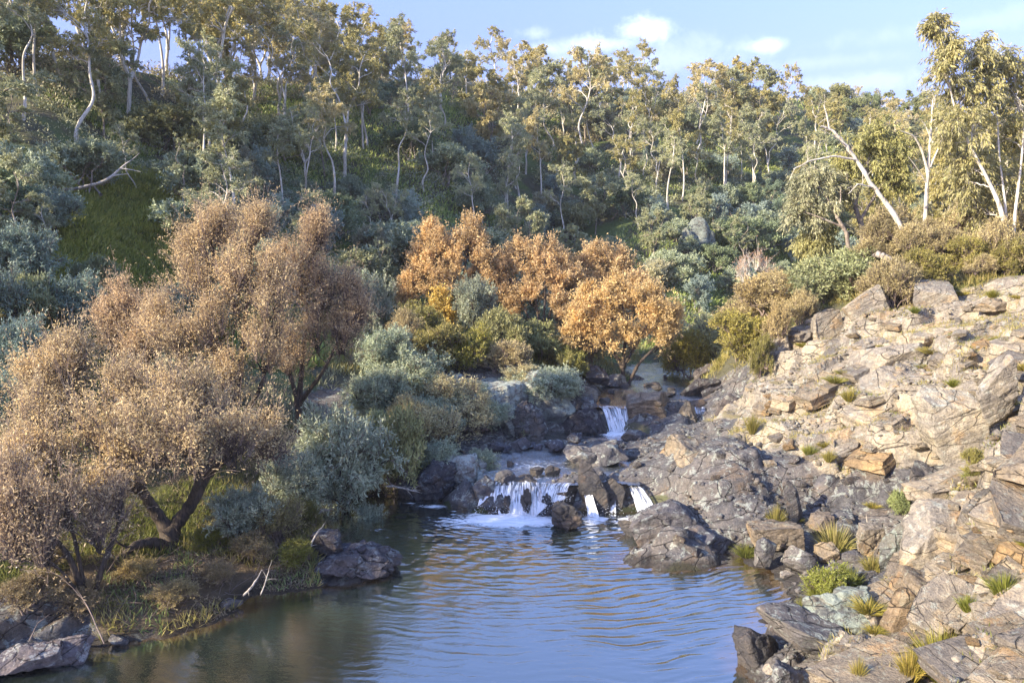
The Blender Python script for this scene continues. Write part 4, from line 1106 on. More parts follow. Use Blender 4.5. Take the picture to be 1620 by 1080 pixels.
bare('dead_tree', 'bare pale gum skeleton leaning left over the gully with crooked white limbs', 'tree', None, [
    ((0.105, 0.035), (1450, 405, 28.5), (1422, 350, 28.5), (1385, 300, 28.4), (1355, 253, 28.3), (1335, 225, 28.2), (1312, 203, 28.1), (1298, 200, 28)),
    ((0.0465, 0.014), (1355, 253, 28.3), (1320, 247, 28), (1282, 254, 27.8), (1255, 268, 27.6)),
    ((0.031, 0.0105), (1312, 203, 28.1), (1308, 182, 28), (1303, 166, 28)), ((0.031, 0.0105), (1383, 297, 28.4), (1357, 291, 28), (1342, 307, 27.8)), ((0.0248, 0.0084), (1340, 232, 28.2), (1318, 215, 27.8), (1296, 204, 27.6))], M['gum_bark'], seed=3)
px_plant('gum_tree', 'grey trunked gum with bare white limbs up its left side and thin crown on top', 'tree', GR, (1462, 385), [
    ((0.105, 0.028), 0, (1466, 300, 31), (1472, 220, 31), (1476, 158, 31)), ((0.062, 0.0175), (1468, 272, 31), (1458, 236, 30.8), (1446, 215, 30.6), (1424, 207, 30.4)), ((0.0496, 0.014), (1471, 265, 31), (1486, 232, 31), (1493, 202, 31.1)),
    ((0.0372, 0.0105), (1475, 225, 31), (1464, 198, 30.8), (1457, 190, 30.7)), ((0.031, 0.0084), (1466, 290, 31), (1448, 262, 30.7), (1437, 248, 30.6))],
    [(1494, 190, 31, 18), (1480, 150, 31.2, 14), (1500, 225, 31.2, 18), (1470, 345, 31.5, 20)],
    M['gum_bark'], M['gum_leaf_near'], 421, Y=31, tone=(.95, .95, .85), **dict(k1=9, k2=7, k3=12, tl=.4, leaf=(.15, .036), hang=.8, rnd=.4, limb_r=.03, sec_r=.012))
GK = dict(k1=16, k2=10, k3=12, tl=.5, up=.1, outw=.7, leaf=(.17, .042), hang=.9, rnd=.4, limb_up=.3, limb_r=.035, sec_r=.014, twig_r=.004, shell=(.45, 1.1))
px_plant('gum_tree', 'weeping olive gum behind the leaning bare skeleton', 'tree', GR, (1370, 405), [((0.149, 0.105), 0, (1364, 360, 34), (1352, 325, 34)), ((0.0868, 0.028), (1352, 325, 34), (1365, 280, 34), (1380, 235, 34)), ((0.0806, 0.028), (1360, 350, 34), (1390, 300, 34), (1412, 265, 34)), ((0.0744, 0.028), (1352, 325, 34), (1340, 285, 34), (1340, 250, 34.2))],
    [(1350, 232, 34, 28), (1388, 225, 34, 30), (1415, 250, 34, 26), (1370, 258, 34, 32), (1408, 288, 34, 26), (1332, 270, 34.4, 24), (1346, 295, 34, 20), (1432, 228, 34, 20), (1398, 205, 34.3, 20), (1425, 285, 34, 18)],
    M['grey_bark'], M['gum_leaf_near'], 422, Y=34, tone=(1.02, 1.02, .75), **GK)
px_plant('gum_tree', 'grey leafed gum leaning left over the gully with tangled bare lower limbs', 'tree', GR, (1345, 408), [((0.124, 0.07), 0, (1340, 370, 33), (1325, 345, 33)), ((0.0558, 0.021), (1335, 360, 33), (1300, 345, 33), (1272, 335, 33.2)), ((0.0558, 0.021), (1325, 345, 33), (1308, 312, 33.2), (1290, 290, 33.4)), ((0.0434, 0.021), (1325, 345, 33), (1330, 315, 33), (1330, 295, 33))],
    [(1286, 285, 33.5, 26), (1270, 312, 33.5, 23), (1302, 318, 33.5, 24), (1328, 300, 33.5, 20), (1258, 340, 33.5, 14), (1290, 345, 33.5, 15), (1308, 280, 33.8, 18), (1262, 295, 33.8, 14)],
    M['grey_bark'], M['gum_leaf_near'], 423, Y=33, tone=(1.15, 1.17, 1.35), **GK)
px_plant('gum_tree', 'low rounded light olive gum at the gully edge under the grey leafed one', 'tree', GR, (1302, 440), [((0.0496, 0.021), 0, (1296, 410, 34), (1288, 385, 34)), ((0.0372, 0.014), (1298, 415, 34), (1310, 385, 34))], [(1284, 378, 34, 22), (1304, 370, 34, 20), (1274, 395, 34, 15), (1312, 394, 34, 17), (1290, 400, 34, 16)],
    M['grey_bark'], M['gum_leaf_near'], 424, Y=34, tone=(1.12, 1.1, .9), **GK)
px_plant('gum_tree', 'tall white V stemmed gum filling the upper right corner', 'tree', GR, (1602, 402), [
    ((0.093, 0.0245), 0, (1586, 335, 27), (1562, 282, 27), (1536, 235, 27), (1512, 180, 27), (1494, 100, 27)), ((0.0744, 0.021), 0, (1606, 335, 27), (1616, 255, 27.2), (1622, 170, 27.4)), ((0.0558, 0.021), 0, (1590, 320, 27.2), (1581, 250, 27.3), (1577, 170, 27.5))],
    [(1490, 105, 27, 22), (1505, 78, 27, 13), (1482, 40, 27, 11), (1555, 80, 27.3, 14), (1522, 148, 27.4, 30), (1560, 140, 27.5, 33), (1600, 150, 28, 34), (1540, 200, 27, 36), (1590, 210, 28, 36), (1622, 190, 28, 34), (1500, 195, 27, 24), (1530, 258, 27.5, 28), (1570, 278, 28, 30), (1612, 288, 28, 28), (1512, 298, 28, 20), (1645, 240, 28, 34), (1545, 328, 28.5, 20), (1640, 130, 28, 30), (1605, 95, 28, 18), (1575, 110, 27.8, 22)],
    M['gum_bark'], M['gum_leaf_near'], 425, Y=27, tone=(1.05, 1., .85), **GK)
px_plant('gum_tree', 'yellowish gum with short forked white trunk between the white limbed and V stemmed gums', 'tree', GR, (1537, 385), [((0.0806, 0.049), 0, (1530, 335, 32), (1524, 315, 32)), ((0.0434, 0.014), (1524, 315, 32), (1512, 285, 32), (1502, 250, 32)), ((0.0434, 0.014), (1526, 320, 32), (1540, 290, 32), (1545, 250, 32))],
    [(1504, 268, 32, 28), (1490, 305, 32, 20), (1522, 230, 32, 28), (1548, 300, 32, 22), (1550, 245, 32, 26), (1500, 225, 32.3, 20), (1530, 190, 32.4, 22)],
    M['gum_bark'], M['gum_leaf_near'], 426, Y=32, tone=(1.15, 1.05, .8), **GK)
for q, (px, pt, y, lab) in enumerate(((1498, 230, 37, 'thin gum pole among the stems left of the yellowish gum'), (1580, 210, 36, 'thin gum pole behind the V stemmed gum'), (1640, 120, 34, 'gum at the far right edge behind the heath'), (1425, 250, 39, 'slender gum behind the white limbed gum'))):
    p = at_d(px, 390, y); e = PALE[(0, 4, 3, 0)[q]]
    put(e, p[0], p[1], at_d(px, pt, y)[2] - ground(p[0], p[1]), q * 1.7, 'golden', lab, 'tree', GR)
bare('log', 'broken weathered log leaning out of the green bush below the bare skeleton', 'log', None, [((0.0868, 0.14), (1430, 442, 27.8), (1418, 420, 28), (1402, 407, 28.2), (1384, 401, 28.4))], M['dead_wood'], seed=8, part='trunk')
px_plant('dead_shrub', 'pinkish bare shrub with fanned twigs against the dark hillside', 'shrub', None, (1212, 478), [((0.0372, 0.014), 0, (1200, 445, 33), (1185, 425, 33)), ((0.031, 0.014), 0, (1214, 440, 33), (1210, 415, 33))], [(1180, 415, 33, 18), (1198, 405, 33, 16), (1212, 408, 33, 14), (1170, 425, 33, 12), (1215, 430, 33, 12)],
    M['gum_bark'], M['litter'], 430, Y=33, twigm=M['gum_bark'], tone=(1.8, 1.4, 1.4), **dict(WK, k1=12, k2=8, k3=3, tl=.4, twig_r=.007, leaf=(.08, .025)))

# ------------------------------------------------------------------ shrubs near the water and on the bench
BP = {}
def bp(kind, *protos): BP[kind] = [[p, R_m, H_m, False] for p, R_m, H_m in protos]
bp('silver wattle', *[(plant('wattle_shrub', bush_proto(s, 1.1, 1.7, 15, 5, (12, 10, 15), (.085, .022), .3, .35, .1, .5, True, .45, .2), M['willow_bark'], M['wattle_leaf'], twigm=M['twig_bark']), 1.1, 1.7) for s in (501, 502)])
bp('olive bush', *[(plant('shrub', bush_proto(s, .8, 1.0, 14, 6, (10, 9, 13), (.075, .022), .24, .5, 0, .6, True, .42, .2), M['twig_bark'], M['olive_leaf']), .8, 1.0) for s in (503, 504)])
bp('heath bush', *[(plant('shrub', bush_proto(s, .7, 1.0, 12, 8, (9, 9, 11), (.07, .018), .3, .9, 0, .5, True, .42, .25), M['twig_bark'], M['heath_leaf']), .7, 1.0) for s in (505, 506)])
bp('green bush', *[(plant('shrub', bush_proto(s, .8, .9, 14, 6, (11, 9, 13), (.085, .026), .26, .4, 0, .6, True, .42, .15), M['twig_bark'], M['scrub_leaf']), .8, .9) for s in (507, 508)])
def bush(kind, px, py, w, h, label, tone=None, Y=None, grp=None, k=0):
    p = hit(px, py) if Y is None else at_d(px, py, Y)
    if p is None: return
    e = BP[kind][k % len(BP[kind])]; d = p[1]
    Rm, Hm = w * d / FPX / 2, h * d / FPX
    o = e[0] if not e[3] else copy_tree(e[0]); e[3] = True
    o.location = (float(p[0]), float(p[1]), ground(p[0], p[1])); o.rotation_euler = (0, 0, (px * 7 + py * 3) % 6.28)
    o.scale = (Rm / e[1], Rm / e[1], Hm / e[2]); set_tone(o, tone)
    return tag(o, label, 'shrub', grp)
SW = 'silver wattles on the left bank'; LB = 'bushes behind the outcrop'; RB = 'bushes on the right bank'
for a in (
    ('silver wattle', 545, 775, 165, 190, 'large silver blue wattle right of the tan willows, hanging over the dark cove', (1.25, 1.25, 1.2), 20.3, SW, 0),
    ('silver wattle', 470, 735, 120, 110, 'silver wattle half hidden among the willow twigs left of the large one', (1.2, 1.2, 1.15), 19, SW, 1),
    ('silver wattle', 385, 842, 120, 90, 'low silver wattle drooping right of the dark willow trunk', (1.2, 1.2, 1.15), 16.4, SW, 0),
    ('silver wattle', 585, 795, 60, 60, 'small silver wattle spray dipping to the water of the cove', (1.25, 1.25, 1.2), 19.9, SW, 1),
    ('green bush', 625, 765, 100, 120, 'dusky olive bush between the large silver wattle and the outcrop', (1.1, 1.05, .8), 21.6, None, 0),
    ('olive bush', 640, 740, 60, 70, 'yellowish bush at the foot of the outcrop', (.85, .85, .8), 22., None, 1),
    ('silver wattle', 610, 620, 110, 100, 'grey wattle behind the outcrop beside the tan willow', (1.2, 1.25, 1.15), 27, None, 0),
    ('silver wattle', 590, 500, 70, 100, 'tall silver wattle in the gap between the tan and orange willows', (1.1, 1.1, 1.05), 34, None, 1),
    ('silver wattle', 752, 530, 72, 92, 'silvery rounded wattle in front of the orange willow row', (1.0, 1.0, .95), 33.5, None, 0),
    ('silver wattle', 30, 600, 120, 130, 'bluish wattle at the left edge behind the tan willow', (.8, .95, 1.05), 20, None, 1),
    ('silver wattle', 260, 600, 70, 80, 'bluish wattle peeping between the tan willows', (1, 1.05, 1.1), 22.5, None, 1),
    ('silver wattle', 20, 690, 110, 120, 'shaded wattle under the left edge of the tan willow', (.8, .95, 1.), 18, None, 0),
    ('silver wattle', 35, 500, 130, 120, 'blue grey wattle at the left edge above the tan willow', (.85, .97, 1.), 25, None, 0),
    ('silver wattle', 120, 545, 110, 110, 'blue grey wattle rising behind the left tan willow crown', (.82, .95, .98), 24.5, None, 1),
    ('green bush', 60, 560, 90, 80, 'dull green bush between the blue grey wattles at left', (.9, .95, .85), 23.5, None, 0),
    ('silver wattle', -10, 580, 110, 120, 'cut off blue grey wattle at the very left edge', (.85, .95, 1.), 22.5, None, 1),
    ('green bush', 150, 470, 80, 60, 'dull green bush at the foot of the bright turf clearing', (.85, .9, .8), 28, None, 1),
    ('silver wattle', 90, 440, 90, 80, 'grey wattle left of the bright turf clearing', (.85, .95, .95), 30, None, 0),
    ('olive bush', 742, 575, 85, 62, 'rounded yellow green bush on top of the outcrop', (1.1, 1.1, .8), 29.5, LB, 0),
    ('olive bush', 690, 580, 95, 70, 'straw coloured bush left of the rounded yellow green one', (1., .95, .95), 29, LB, 1),
    ('olive bush', 665, 548, 90, 60, 'pale olive bush below the tallest orange willow', (1., 1., 1.), 32, LB, 0),
    ('heath bush', 640, 565, 70, 70, 'brownish bush beside the tan willow shoulder', (.95, .9, .8), 30, LB, 1),
    ('green bush', 855, 572, 90, 58, 'dark green bush under the many stemmed orange willow', (.85, .85, .6), 33, LB, 0),
    ('green bush', 790, 560, 80, 60, 'shaded olive bush below the silvery rounded wattle', (.9, .85, .65), 32, LB, 1),
    ('heath bush', 800, 592, 85, 50, 'dry tan bush on the outcrop top, right of the rounded yellow green bush', (1.1, 1.05, .95), 29.5, LB, 0),
    ('olive bush', 905, 588, 55, 45, 'little pale bush at the upstream bank left of the golden willow', (1., 1.05, .9), 32.5, LB, 1),
    ('olive bush', 895, 605, 30, 52, 'slim upright pale bush beside the big pale boulder', (1.05, 1.05, 1.), 31, LB, 0),
    ('heath bush', 930, 575, 70, 60, 'brown bush tucked behind the golden willow stems', (.85, .75, .65), 35, LB, 1),
    ('olive bush', 1090, 585, 90, 70, 'yellow leafed bush right of the golden willow stems', (1.1, 1.02, .7), 35.5, RB, 0),
    ('silver wattle', 1128, 555, 105, 85, 'pale grey green bush right of the golden willow', (1.35, 1.25, .95), 36, RB, 1),
    ('silver wattle', 1070, 480, 60, 55, 'pale rounded bush on the far bank behind the golden willow', (1.3, 1.3, 1.05), 42, RB, 0),
    ('olive bush', 1170, 606, 100, 66, 'mustard coloured bush at the left foot of the rock cliff', (1.1, 1.05, .8), 30.5, RB, 1),
    ('heath bush', 1215, 575, 110, 62, 'large tan brown bush above the mustard one', (1.15, 1.05, .85), 31, RB, 0),
    ('heath bush', 1180, 545, 100, 56, 'tan bush behind the mustard one', (1.05, .98, .85), 33, RB, 1),
    ('heath bush', 1245, 520, 100, 48, 'tan bush at the left end of the bench', (1.1, 1.05, .9), 31, RB, 0),
    ('olive bush', 1205, 520, 70, 40, 'small olive bush below the pink bare shrub', (.9, .95, 1.), 33, RB, 0),
    ('green bush', 1300, 492, 110, 60, 'sage green bush at the left of the bench', (.95, .98, .85), 29.5, RB, 1),
    ('green bush', 1352, 465, 120, 62, 'wide sage green bush under the broken log', (.95, 1., .85), 29, RB, 0),
    ('heath bush', 1265, 555, 60, 50, 'dry bush on the top left corner of the cliff', (1.1, 1.05, .9), 28.5, RB, 1),
    ('olive bush', 1200, 690, 40, 62, 'olive bush in the cleft right of the small cascade', (.8, .8, .7), 27, RB, 1),
    ('heath bush', 1225, 655, 50, 70, 'straw coloured bush against the cliff foot', (1.1, 1., .8), 27.5, RB, 0),
    ('green bush', 1250, 455, 60, 60, 'dark green bush in the gully mouth', (.9, 1., .9), 37, RB, 1),
    ('green bush', 1215, 470, 60, 36, 'shaded green bush behind the pink bare shrub', (.8, .95, .9), 38, RB, 0),
    ('olive bush', 1315, 962, 95, 62, 'green reedy bush at the waterline of the right shelf', (.85, 1., .6), None, RB, 0),
    ('olive bush', 1545, 765, 50, 45, 'olive bush in the shaded hollow of the right slope', (.85, .85, .7), None, RB, 1),
    ('green bush', 1425, 812, 36, 32, 'small dark bush between grey ledges on the shelf', (.8, .9, .6), None, RB, 1)):
    bush(*a)
for q, (px, py, w, h, kd, tn, lab) in enumerate((
    (440, 862, 90, 70, 'heath bush', (.8, .8, .6), 'olive brown weedy bush on the bank below the silver wattles'), (478, 845, 60, 50, 'olive bush', (.6, .62, .5), 'dull olive bush at the cove end of the left bank'), (400, 890, 70, 40, 'heath bush', (.75, .68, .55), 'low brown bush among the litter of the left bank'),
    (470, 895, 60, 36, 'olive bush', (.75, .8, .5), 'green weedy cushion above the ribbed rock'), (345, 925, 70, 34, 'heath bush', (.8, .7, .6), 'dry brown tangle at the left waterline'), (270, 960, 80, 34, 'heath bush', (.9, .82, .62), 'straw brown tangle near the small dark waterline rock'),
    (130, 965, 90, 40, 'heath bush', (.8, .7, .62), 'brown tangle above the fluted corner rocks'), (40, 965, 100, 50, 'heath bush', (.72, .66, .6), 'grey brown tangle at the left frame edge above the corner rocks'), (215, 925, 70, 34, 'heath bush', (.95, .85, .6), 'tan tangle between the two willow trunks'),
    (330, 870, 50, 34, 'olive bush', (.8, .85, .45), 'yellow green weed cushion right of the big willow trunk'), (560, 780, 70, 30, 'olive bush', (.7, .8, .4), 'mossy green cushion at the back waterline of the cove'), (80, 905, 60, 40, 'heath bush', (.8, .75, .62), 'dry tangle left of the small multi stemmed willow'))):
    bush(kd, px, py, w, h, lab, tn, None, 'low tangled bushes on the left bank', q)
rc = R_(78)
for q in range(40):
    px, py = rc.uniform(575, 905), rc.uniform(612, 735)
    p = hit(px, py)
    if p is None or px > 780 and py > 650 or px > 700 and py > 690: continue
    kd = 'silver wattle' if q % 4 else 'heath bush'
    w = rc.uniform(60, 110)
    tn = rc.uniform(1.2, 1.5)
    o = bush(kd, px, py, w, w * rc.uniform(.45, .7), None, (tn, tn * 1.02, tn * .95), None, None, q)
    AUTO.append((o, ('silver grey cushion' if q % 4 else 'dry tan cushion') + (' at the left end' if px < 650 else ' on the shoulder' if px < 740 else ' near the crest') + (' high' if py < 665 else ' low') + ' on the lichened outcrop', 'shrub', 'cushion bushes on the lichened outcrop', p[0], p[1]))
rb = R_(77)
HB = 'heath bushes along the bench below the right bank gums'
for q in range(80):
    px = rb.uniform(1385, 1690); y = 26.2 + 9 * rb.random() ** 1.6
    pz = at_d(px, 400, y); g = ground(pz[0], pz[1])
    kx, ky = to_px((pz[0], pz[1], g))
    kd = ('heath bush', 'heath bush', 'heath bush', 'olive bush')[q % 4]
    w = rb.uniform(45, 80) * 28 / y
    tn = rb.uniform(.85, 1.15)
    o = bush(kd, px, ky, w, w * rb.uniform(.6, .95), None, (tn, tn * .97, tn * .85), y, None, q)
    AUTO.append((o, ('pale ' if tn > 1.03 else 'brown ' if tn < .95 else 'tan ') + kd + (', front of bench,' if y < 28.5 else ', mid bench,' if y < 33 else ', back of bench,') + (' below the white limbed gum' if px < 1490 else ' below the yellowish gum' if px < 1560 else ' below the V stemmed gum'), 'shrub', HB, pz[0], pz[1]))
# ------------------------------------------------------------------ rocks
def ico(sub):
    bm = bmesh.new(); bmesh.ops.create_icosphere(bm, subdivisions=sub, radius=1)
    V = np.array([v.co[:] for v in bm.verts]); F = np.array([[v.index for v in f.verts] for f in bm.faces]); bm.free()
    return V, F
ICO = {s: ico(s) for s in (3, 4, 5, 6)}
def rock_shape(seed, sub=4, cuts=12, blocky=.5, rough=.05, lo=.5, hi=.85, strata=.0, size=(1, 1, 1)):
    """boulder cut by joint planes, then weathered; roughness in units of its own size"""
    rng = R_(seed); V, F = ICO[sub]; P = V * 1.15
    P = P * (1 + .25 * noise3(V * 1.2 + seed, seed))[:, None]
    q = unit(rng.normal(size=(3, 3)) * .25 + np.eye(3))
    for c in range(cuts):
        n = q[c % 3] * rng.choice([-1, 1]) + rng.normal(size=3) * (1 - blocky) * .75 if c < cuts * blocky + 3 else rng.normal(size=3)
        n = unit(n + rng.normal(size=3) * .12); d = rng.uniform(lo, hi)
        pr = P @ n; m = pr > d
        P[m] -= n * ((pr[m] - d) * .96)[:, None]
    P = P * np.array(size)
    sc = 2.2 / max(.3, min(size))
    N = unit(P)
    P = P + N * (rough * fbm3(P * sc * .8 + seed, seed + 3, 4))[:, None]
    P = P - N * (rough * 1.3 * np.maximum(0, .16 - np.abs(fbm3(P * sc * .55 + seed * 3, seed + 6, 3)))[:, None] * 2.2)
    if strata:
        b = unit(np.array([-.26, .08, 1.])); s = (P @ b) * 7 + 1.6 * fbm3(P * 2., seed + 9, 3)
        st = np.floor(s) + sstep(.25, .75, s - np.floor(s)); P = P + N * [[1, 1, .2]] * (strata * (.5 * _h(np.floor(s).astype(np.int64), np.int64(0), np.int64(0), seed) + .25 * (st - s)))[:, None]
    return P, F
def rock(px, py, w, h, mat, label, Y=None, z=None, seed=0, cat='rock', grp=None, deep=.8, sub=5, rz=0., tone=None, sink=.25, tilt=(0, 0), name='boulder', **kw):
    """stone whose outline is W by H pixels and whose foot is seen at (PX, PY)"""
    p = at_z(px, py, z) if z is not None else hit(px, py) if Y is None else at_d(px, py, Y)
    if p is None: return
    k = p[1] / FPX; W, H = w * k, h * k
    sz = (W / 2 / .86, W / 2 * deep / .86, H / (2 - sink) / .8)
    kw = dict(dict(rough=.17 * min(sz)), **kw)
    P, F = rock_shape(seed * 7 + 3, sub, size=sz, **kw)
    o = link(name, mesh_np(name, P, F, mat, sub > 3), None, (p[0], p[1] + W * deep * .3, p[2] + sz[2] * .8 * (1 - sink)))
    o.rotation_euler = (tilt[0], tilt[1], rz)
    if tone: o.color = (*tone, 1)
    return tag(o, label, cat, grp)
RT, RG, RL, RW = M['rock_tan'], M['rock_grey'], M['rock_lichen'], M['rock_wet']
GF = 'wet rocks among the lower falls'
for a, k in (
    ((898, 838, 52, 36, RW, 'dark rounded wet boulder at the foot of the white water fan'), dict(z=0, seed=19, blocky=.3, hi=.9, rough=.17, strata=.08, sub=6, sink=.5, deep=1.2, cuts=18)),
    ((890, 806, 84, 34, RW, 'dark lip rock under the fan of white water'), dict(Y=20.15, seed=2, blocky=.2, hi=.95)),
    ((938, 816, 44, 74, RW, 'tall dark wedge standing left of the thin straight ribbon of water'), dict(Y=20.1, seed=3, lo=.6, tilt=(0, -.3))),
    ((974, 814, 40, 56, RW, 'dark wedge right of the thin straight ribbon of water'), dict(Y=20.2, seed=4, lo=.6, tilt=(0, -.35))),
    ((1042, 806, 62, 60, RW, 'big wet block right of the slanting chute'), dict(Y=20.8, seed=5)),
    ((797, 778, 34, 30, RG, 'knobbly rock at the left end of the falls'), dict(Y=20.6, seed=6)),
    ((838, 790, 70, 34, RW, 'low wet rock under the left curtain of water'), dict(Y=20.5, seed=8)),
    ((834, 812, 15, 36, RW, 'thin dark rock rib splitting the left curtain from the fan'), dict(Y=19.85, seed=7, rough=.1)),
    ((803, 806, 13, 24, RW, 'small dark rock breaking through the left curtain'), dict(Y=19.9, seed=17, rough=.1)),
    ((868, 812, 34, 30, RW, 'low dark rock at the foot of the fan, left of the rounded boulder'), dict(Y=19.75, seed=18, rough=.12)),
    ((770, 800, 50, 40, RG, 'dark rock at the water edge left of the curtain'), dict(Y=20.4, seed=9)),
    ((1010, 850, 55, 24, RW, 'low wet stone lying in the pool before the right bank rock'), dict(z=0, seed=10)),
    ((1078, 795, 50, 44, RG, 'grey rock above the notch of the thinnest trickle'), dict(Y=21.2, seed=11))):
    rock(*a, grp=GF, **k)
GU = 'stones around the upper pool and upstream reach'
for a, k in (
    ((850, 752, 24, 11, RW, 'small flat dark stone in the upper pool, left of a pair'), dict(z=.72, seed=12, sub=4)),
    ((874, 751, 30, 15, RW, 'low dark stone in the upper pool, right of a pair'), dict(z=.72, seed=13, sub=4)),
    ((806, 738, 12, 7, RW, 'tiny dark stone near the left edge of the upper pool'), dict(z=.72, seed=14, sub=3)),
    ((915, 733, 56, 30, RG, 'smooth grey rock at the right edge of the upper pool, left half'), dict(z=.72, seed=15, blocky=.2, hi=.95, deep=1.1)),
    ((962, 735, 62, 34, RG, 'smooth grey rock at the right edge of the upper pool, right half'), dict(z=.72, seed=16, blocky=.2, hi=.95, deep=1.1)),
    ((1032, 682, 92, 64, RT, 'big tan boulder between the two upstream cascades'), dict(Y=27.2, seed=17, tone=(.72, .66, .6), sub=6)),
    ((1085, 680, 40, 46, RT, 'leaning tan slab right of the big tan boulder'), dict(Y=27., seed=18, tilt=(0, .5), tone=(.85, .8, .72))),
    ((1065, 682, 30, 34, RG, 'dark block wedged against the big tan boulder'), dict(Y=27.1, seed=19)),
    ((935, 690, 70, 42, RG, 'dark sloping rock left of the upstream cascade'), dict(Y=26.8, seed=20, tone=(.6, .58, .6))),
    ((905, 668, 56, 40, RG, 'brown grey block behind the dark sloping rock'), dict(Y=28., seed=21, tone=(.8, .75, .7))),
    ((925, 650, 40, 34, RT, 'pointed tan stone above the upstream cascade'), dict(Y=28.6, seed=22, tone=(.7, .65, .6))),
    ((915, 603, 62, 30, RT, 'large pale rounded boulder left of the golden willow'), dict(Y=33, seed=23, blocky=.1, hi=1., tone=(.8, .75, .7))),
    ((946, 606, 32, 26, RG, 'dark boulder beside the large pale rounded one'), dict(Y=32.5, seed=24, tone=(.7, .65, .65))),
    ((914, 622, 34, 20, RW, 'dark round stone in the upstream shallows'), dict(z=1.5, seed=25)),
    ((941, 625, 22, 12, RW, 'small dark stone right of the dark round one'), dict(z=1.5, seed=26, sub=4)),
    ((972, 612, 40, 16, RG, 'long low stone under the golden willow'), dict(z=1.5, seed=27, sub=4)),
    ((1000, 630, 30, 11, RW, 'flat wet stone above the big tan boulder'), dict(z=1.5, seed=28, sub=4)),
    ((960, 638, 18, 10, RW, 'small wet stone at the lip of the upstream cascade'), dict(z=1.5, seed=29, sub=4)),
    ((1108, 680, 26, 20, RW, 'wet block in the right cascade'), dict(Y=27.2, seed=30, sub=4)),
    ((1108, 655, 30, 22, RW, 'dark block on the lip of the right cascade'), dict(Y=27.8, seed=31, sub=4)),
    ((1150, 690, 60, 60, RG, 'grey block right of the right cascade'), dict(Y=27., seed=32, tone=(.95, .85, .8))),
    ((1128, 640, 40, 30, RG, 'tilted dark slab beside the upstream reach, nearest of three'), dict(Y=29., seed=33, tilt=(0, -.4), tone=(.6, .58, .58))),
    ((1110, 625, 54, 26, RG, 'tilted dark slab beside the upstream reach, middle of three'), dict(Y=30.5, seed=34, tilt=(0, -.45), tone=(.55, .53, .53))),
    ((1120, 606, 46, 26, RG, 'tilted dark slab beside the upstream reach, farthest of three'), dict(Y=33, seed=35, tilt=(0, -.4), tone=(.6, .55, .55))),
    ((1175, 655, 46, 34, RT, 'tan block at the foot of the cliff behind the right cascade'), dict(Y=28.5, seed=36)),
    ((1060, 720, 50, 16, RT, 'flat tan slab on the rock terrace below the big boulder'), dict(Y=24.5, seed=37, tone=(.85, .7, .6))),
    ((1010, 700, 60, 16, RG, 'flat grey slab at the outlet of the upstream cascade'), dict(Y=25.5, seed=38))):
    rock(*a, grp=GU, **k)
rk = R_(9)
for q in range(13):
    px, py = rk.uniform(785, 925), rk.uniform(694, 716)
    o = rock(px, py, rk.uniform(12, 30), rk.uniform(7, 16), RG, None, None, .72, 60 + q, 'stone', None, sub=3, name='stone', tone=(.75, .78, .9))
    AUTO_ROCK = None
    tag(o, None, 'stone', 'blue grey rubble in the riffle'); o['label'] = 'blue grey stone in the rubble of the riffle below the outcrop'
for q in range(16):
    px, py = rk.uniform(930, 1100), rk.uniform(596, 642)
    o = rock(px, py, rk.uniform(8, 20), rk.uniform(5, 10), RW, 'small dark stone breaking the upstream shallows', None, 1.5, 80 + q, 'stone', 'small stones in the upstream shallows', sub=3, name='stone')
GO_ = 'lichened outcrop rocks on the left bank'
OK2 = dict(name='outcrop_rock', sub=6, strata=.1, blocky=.2, cuts=22, sink=.45, rough=.2, lo=.6, hi=.95)
for a, k in (
    ((700, 702, 150, 88, RL, 'broad lichened outcrop shoulder below the straw coloured bush'), dict(Y=25.6, seed=41, deep=1.)),
    ((795, 690, 140, 92, RL, 'highest lichened outcrop dome left of the river'), dict(Y=26.6, seed=42, deep=1., tone=(.85, .86, .84))),
    ((868, 684, 105, 84, RL, 'pale green lichened outcrop knob with a small bush on its face'), dict(Y=27.4, seed=43, deep=1., tone=(.78, .8, .78))),
    ((925, 686, 60, 56, RG, 'brown outcrop nose at the bend of the river'), dict(Y=27.6, seed=44)),
    ((655, 745, 110, 66, RL, 'shaggy grey outcrop lump right of the dusky olive bush'), dict(Y=23.4, seed=45)),
    ((738, 782, 110, 62, RL, 'grey streaked outcrop bulge at the left of the falls'), dict(Y=21.6, seed=46, tone=(.85, .85, .88))),
    ((690, 790, 70, 60, RG, 'dark outcrop foot in the cove left of the grey streaked bulge'), dict(Y=21.2, seed=47, tone=(.6, .6, .65))),
    ((830, 698, 60, 60, RG, 'brown fluted outcrop face above the riffle'), dict(Y=26.2, seed=48)),
    ((620, 690, 80, 60, RL, 'low lichened outcrop end behind the dusky olive bush'), dict(Y=25.4, seed=49))):
    rock(*a, grp=GO_, **dict(OK2, **k))
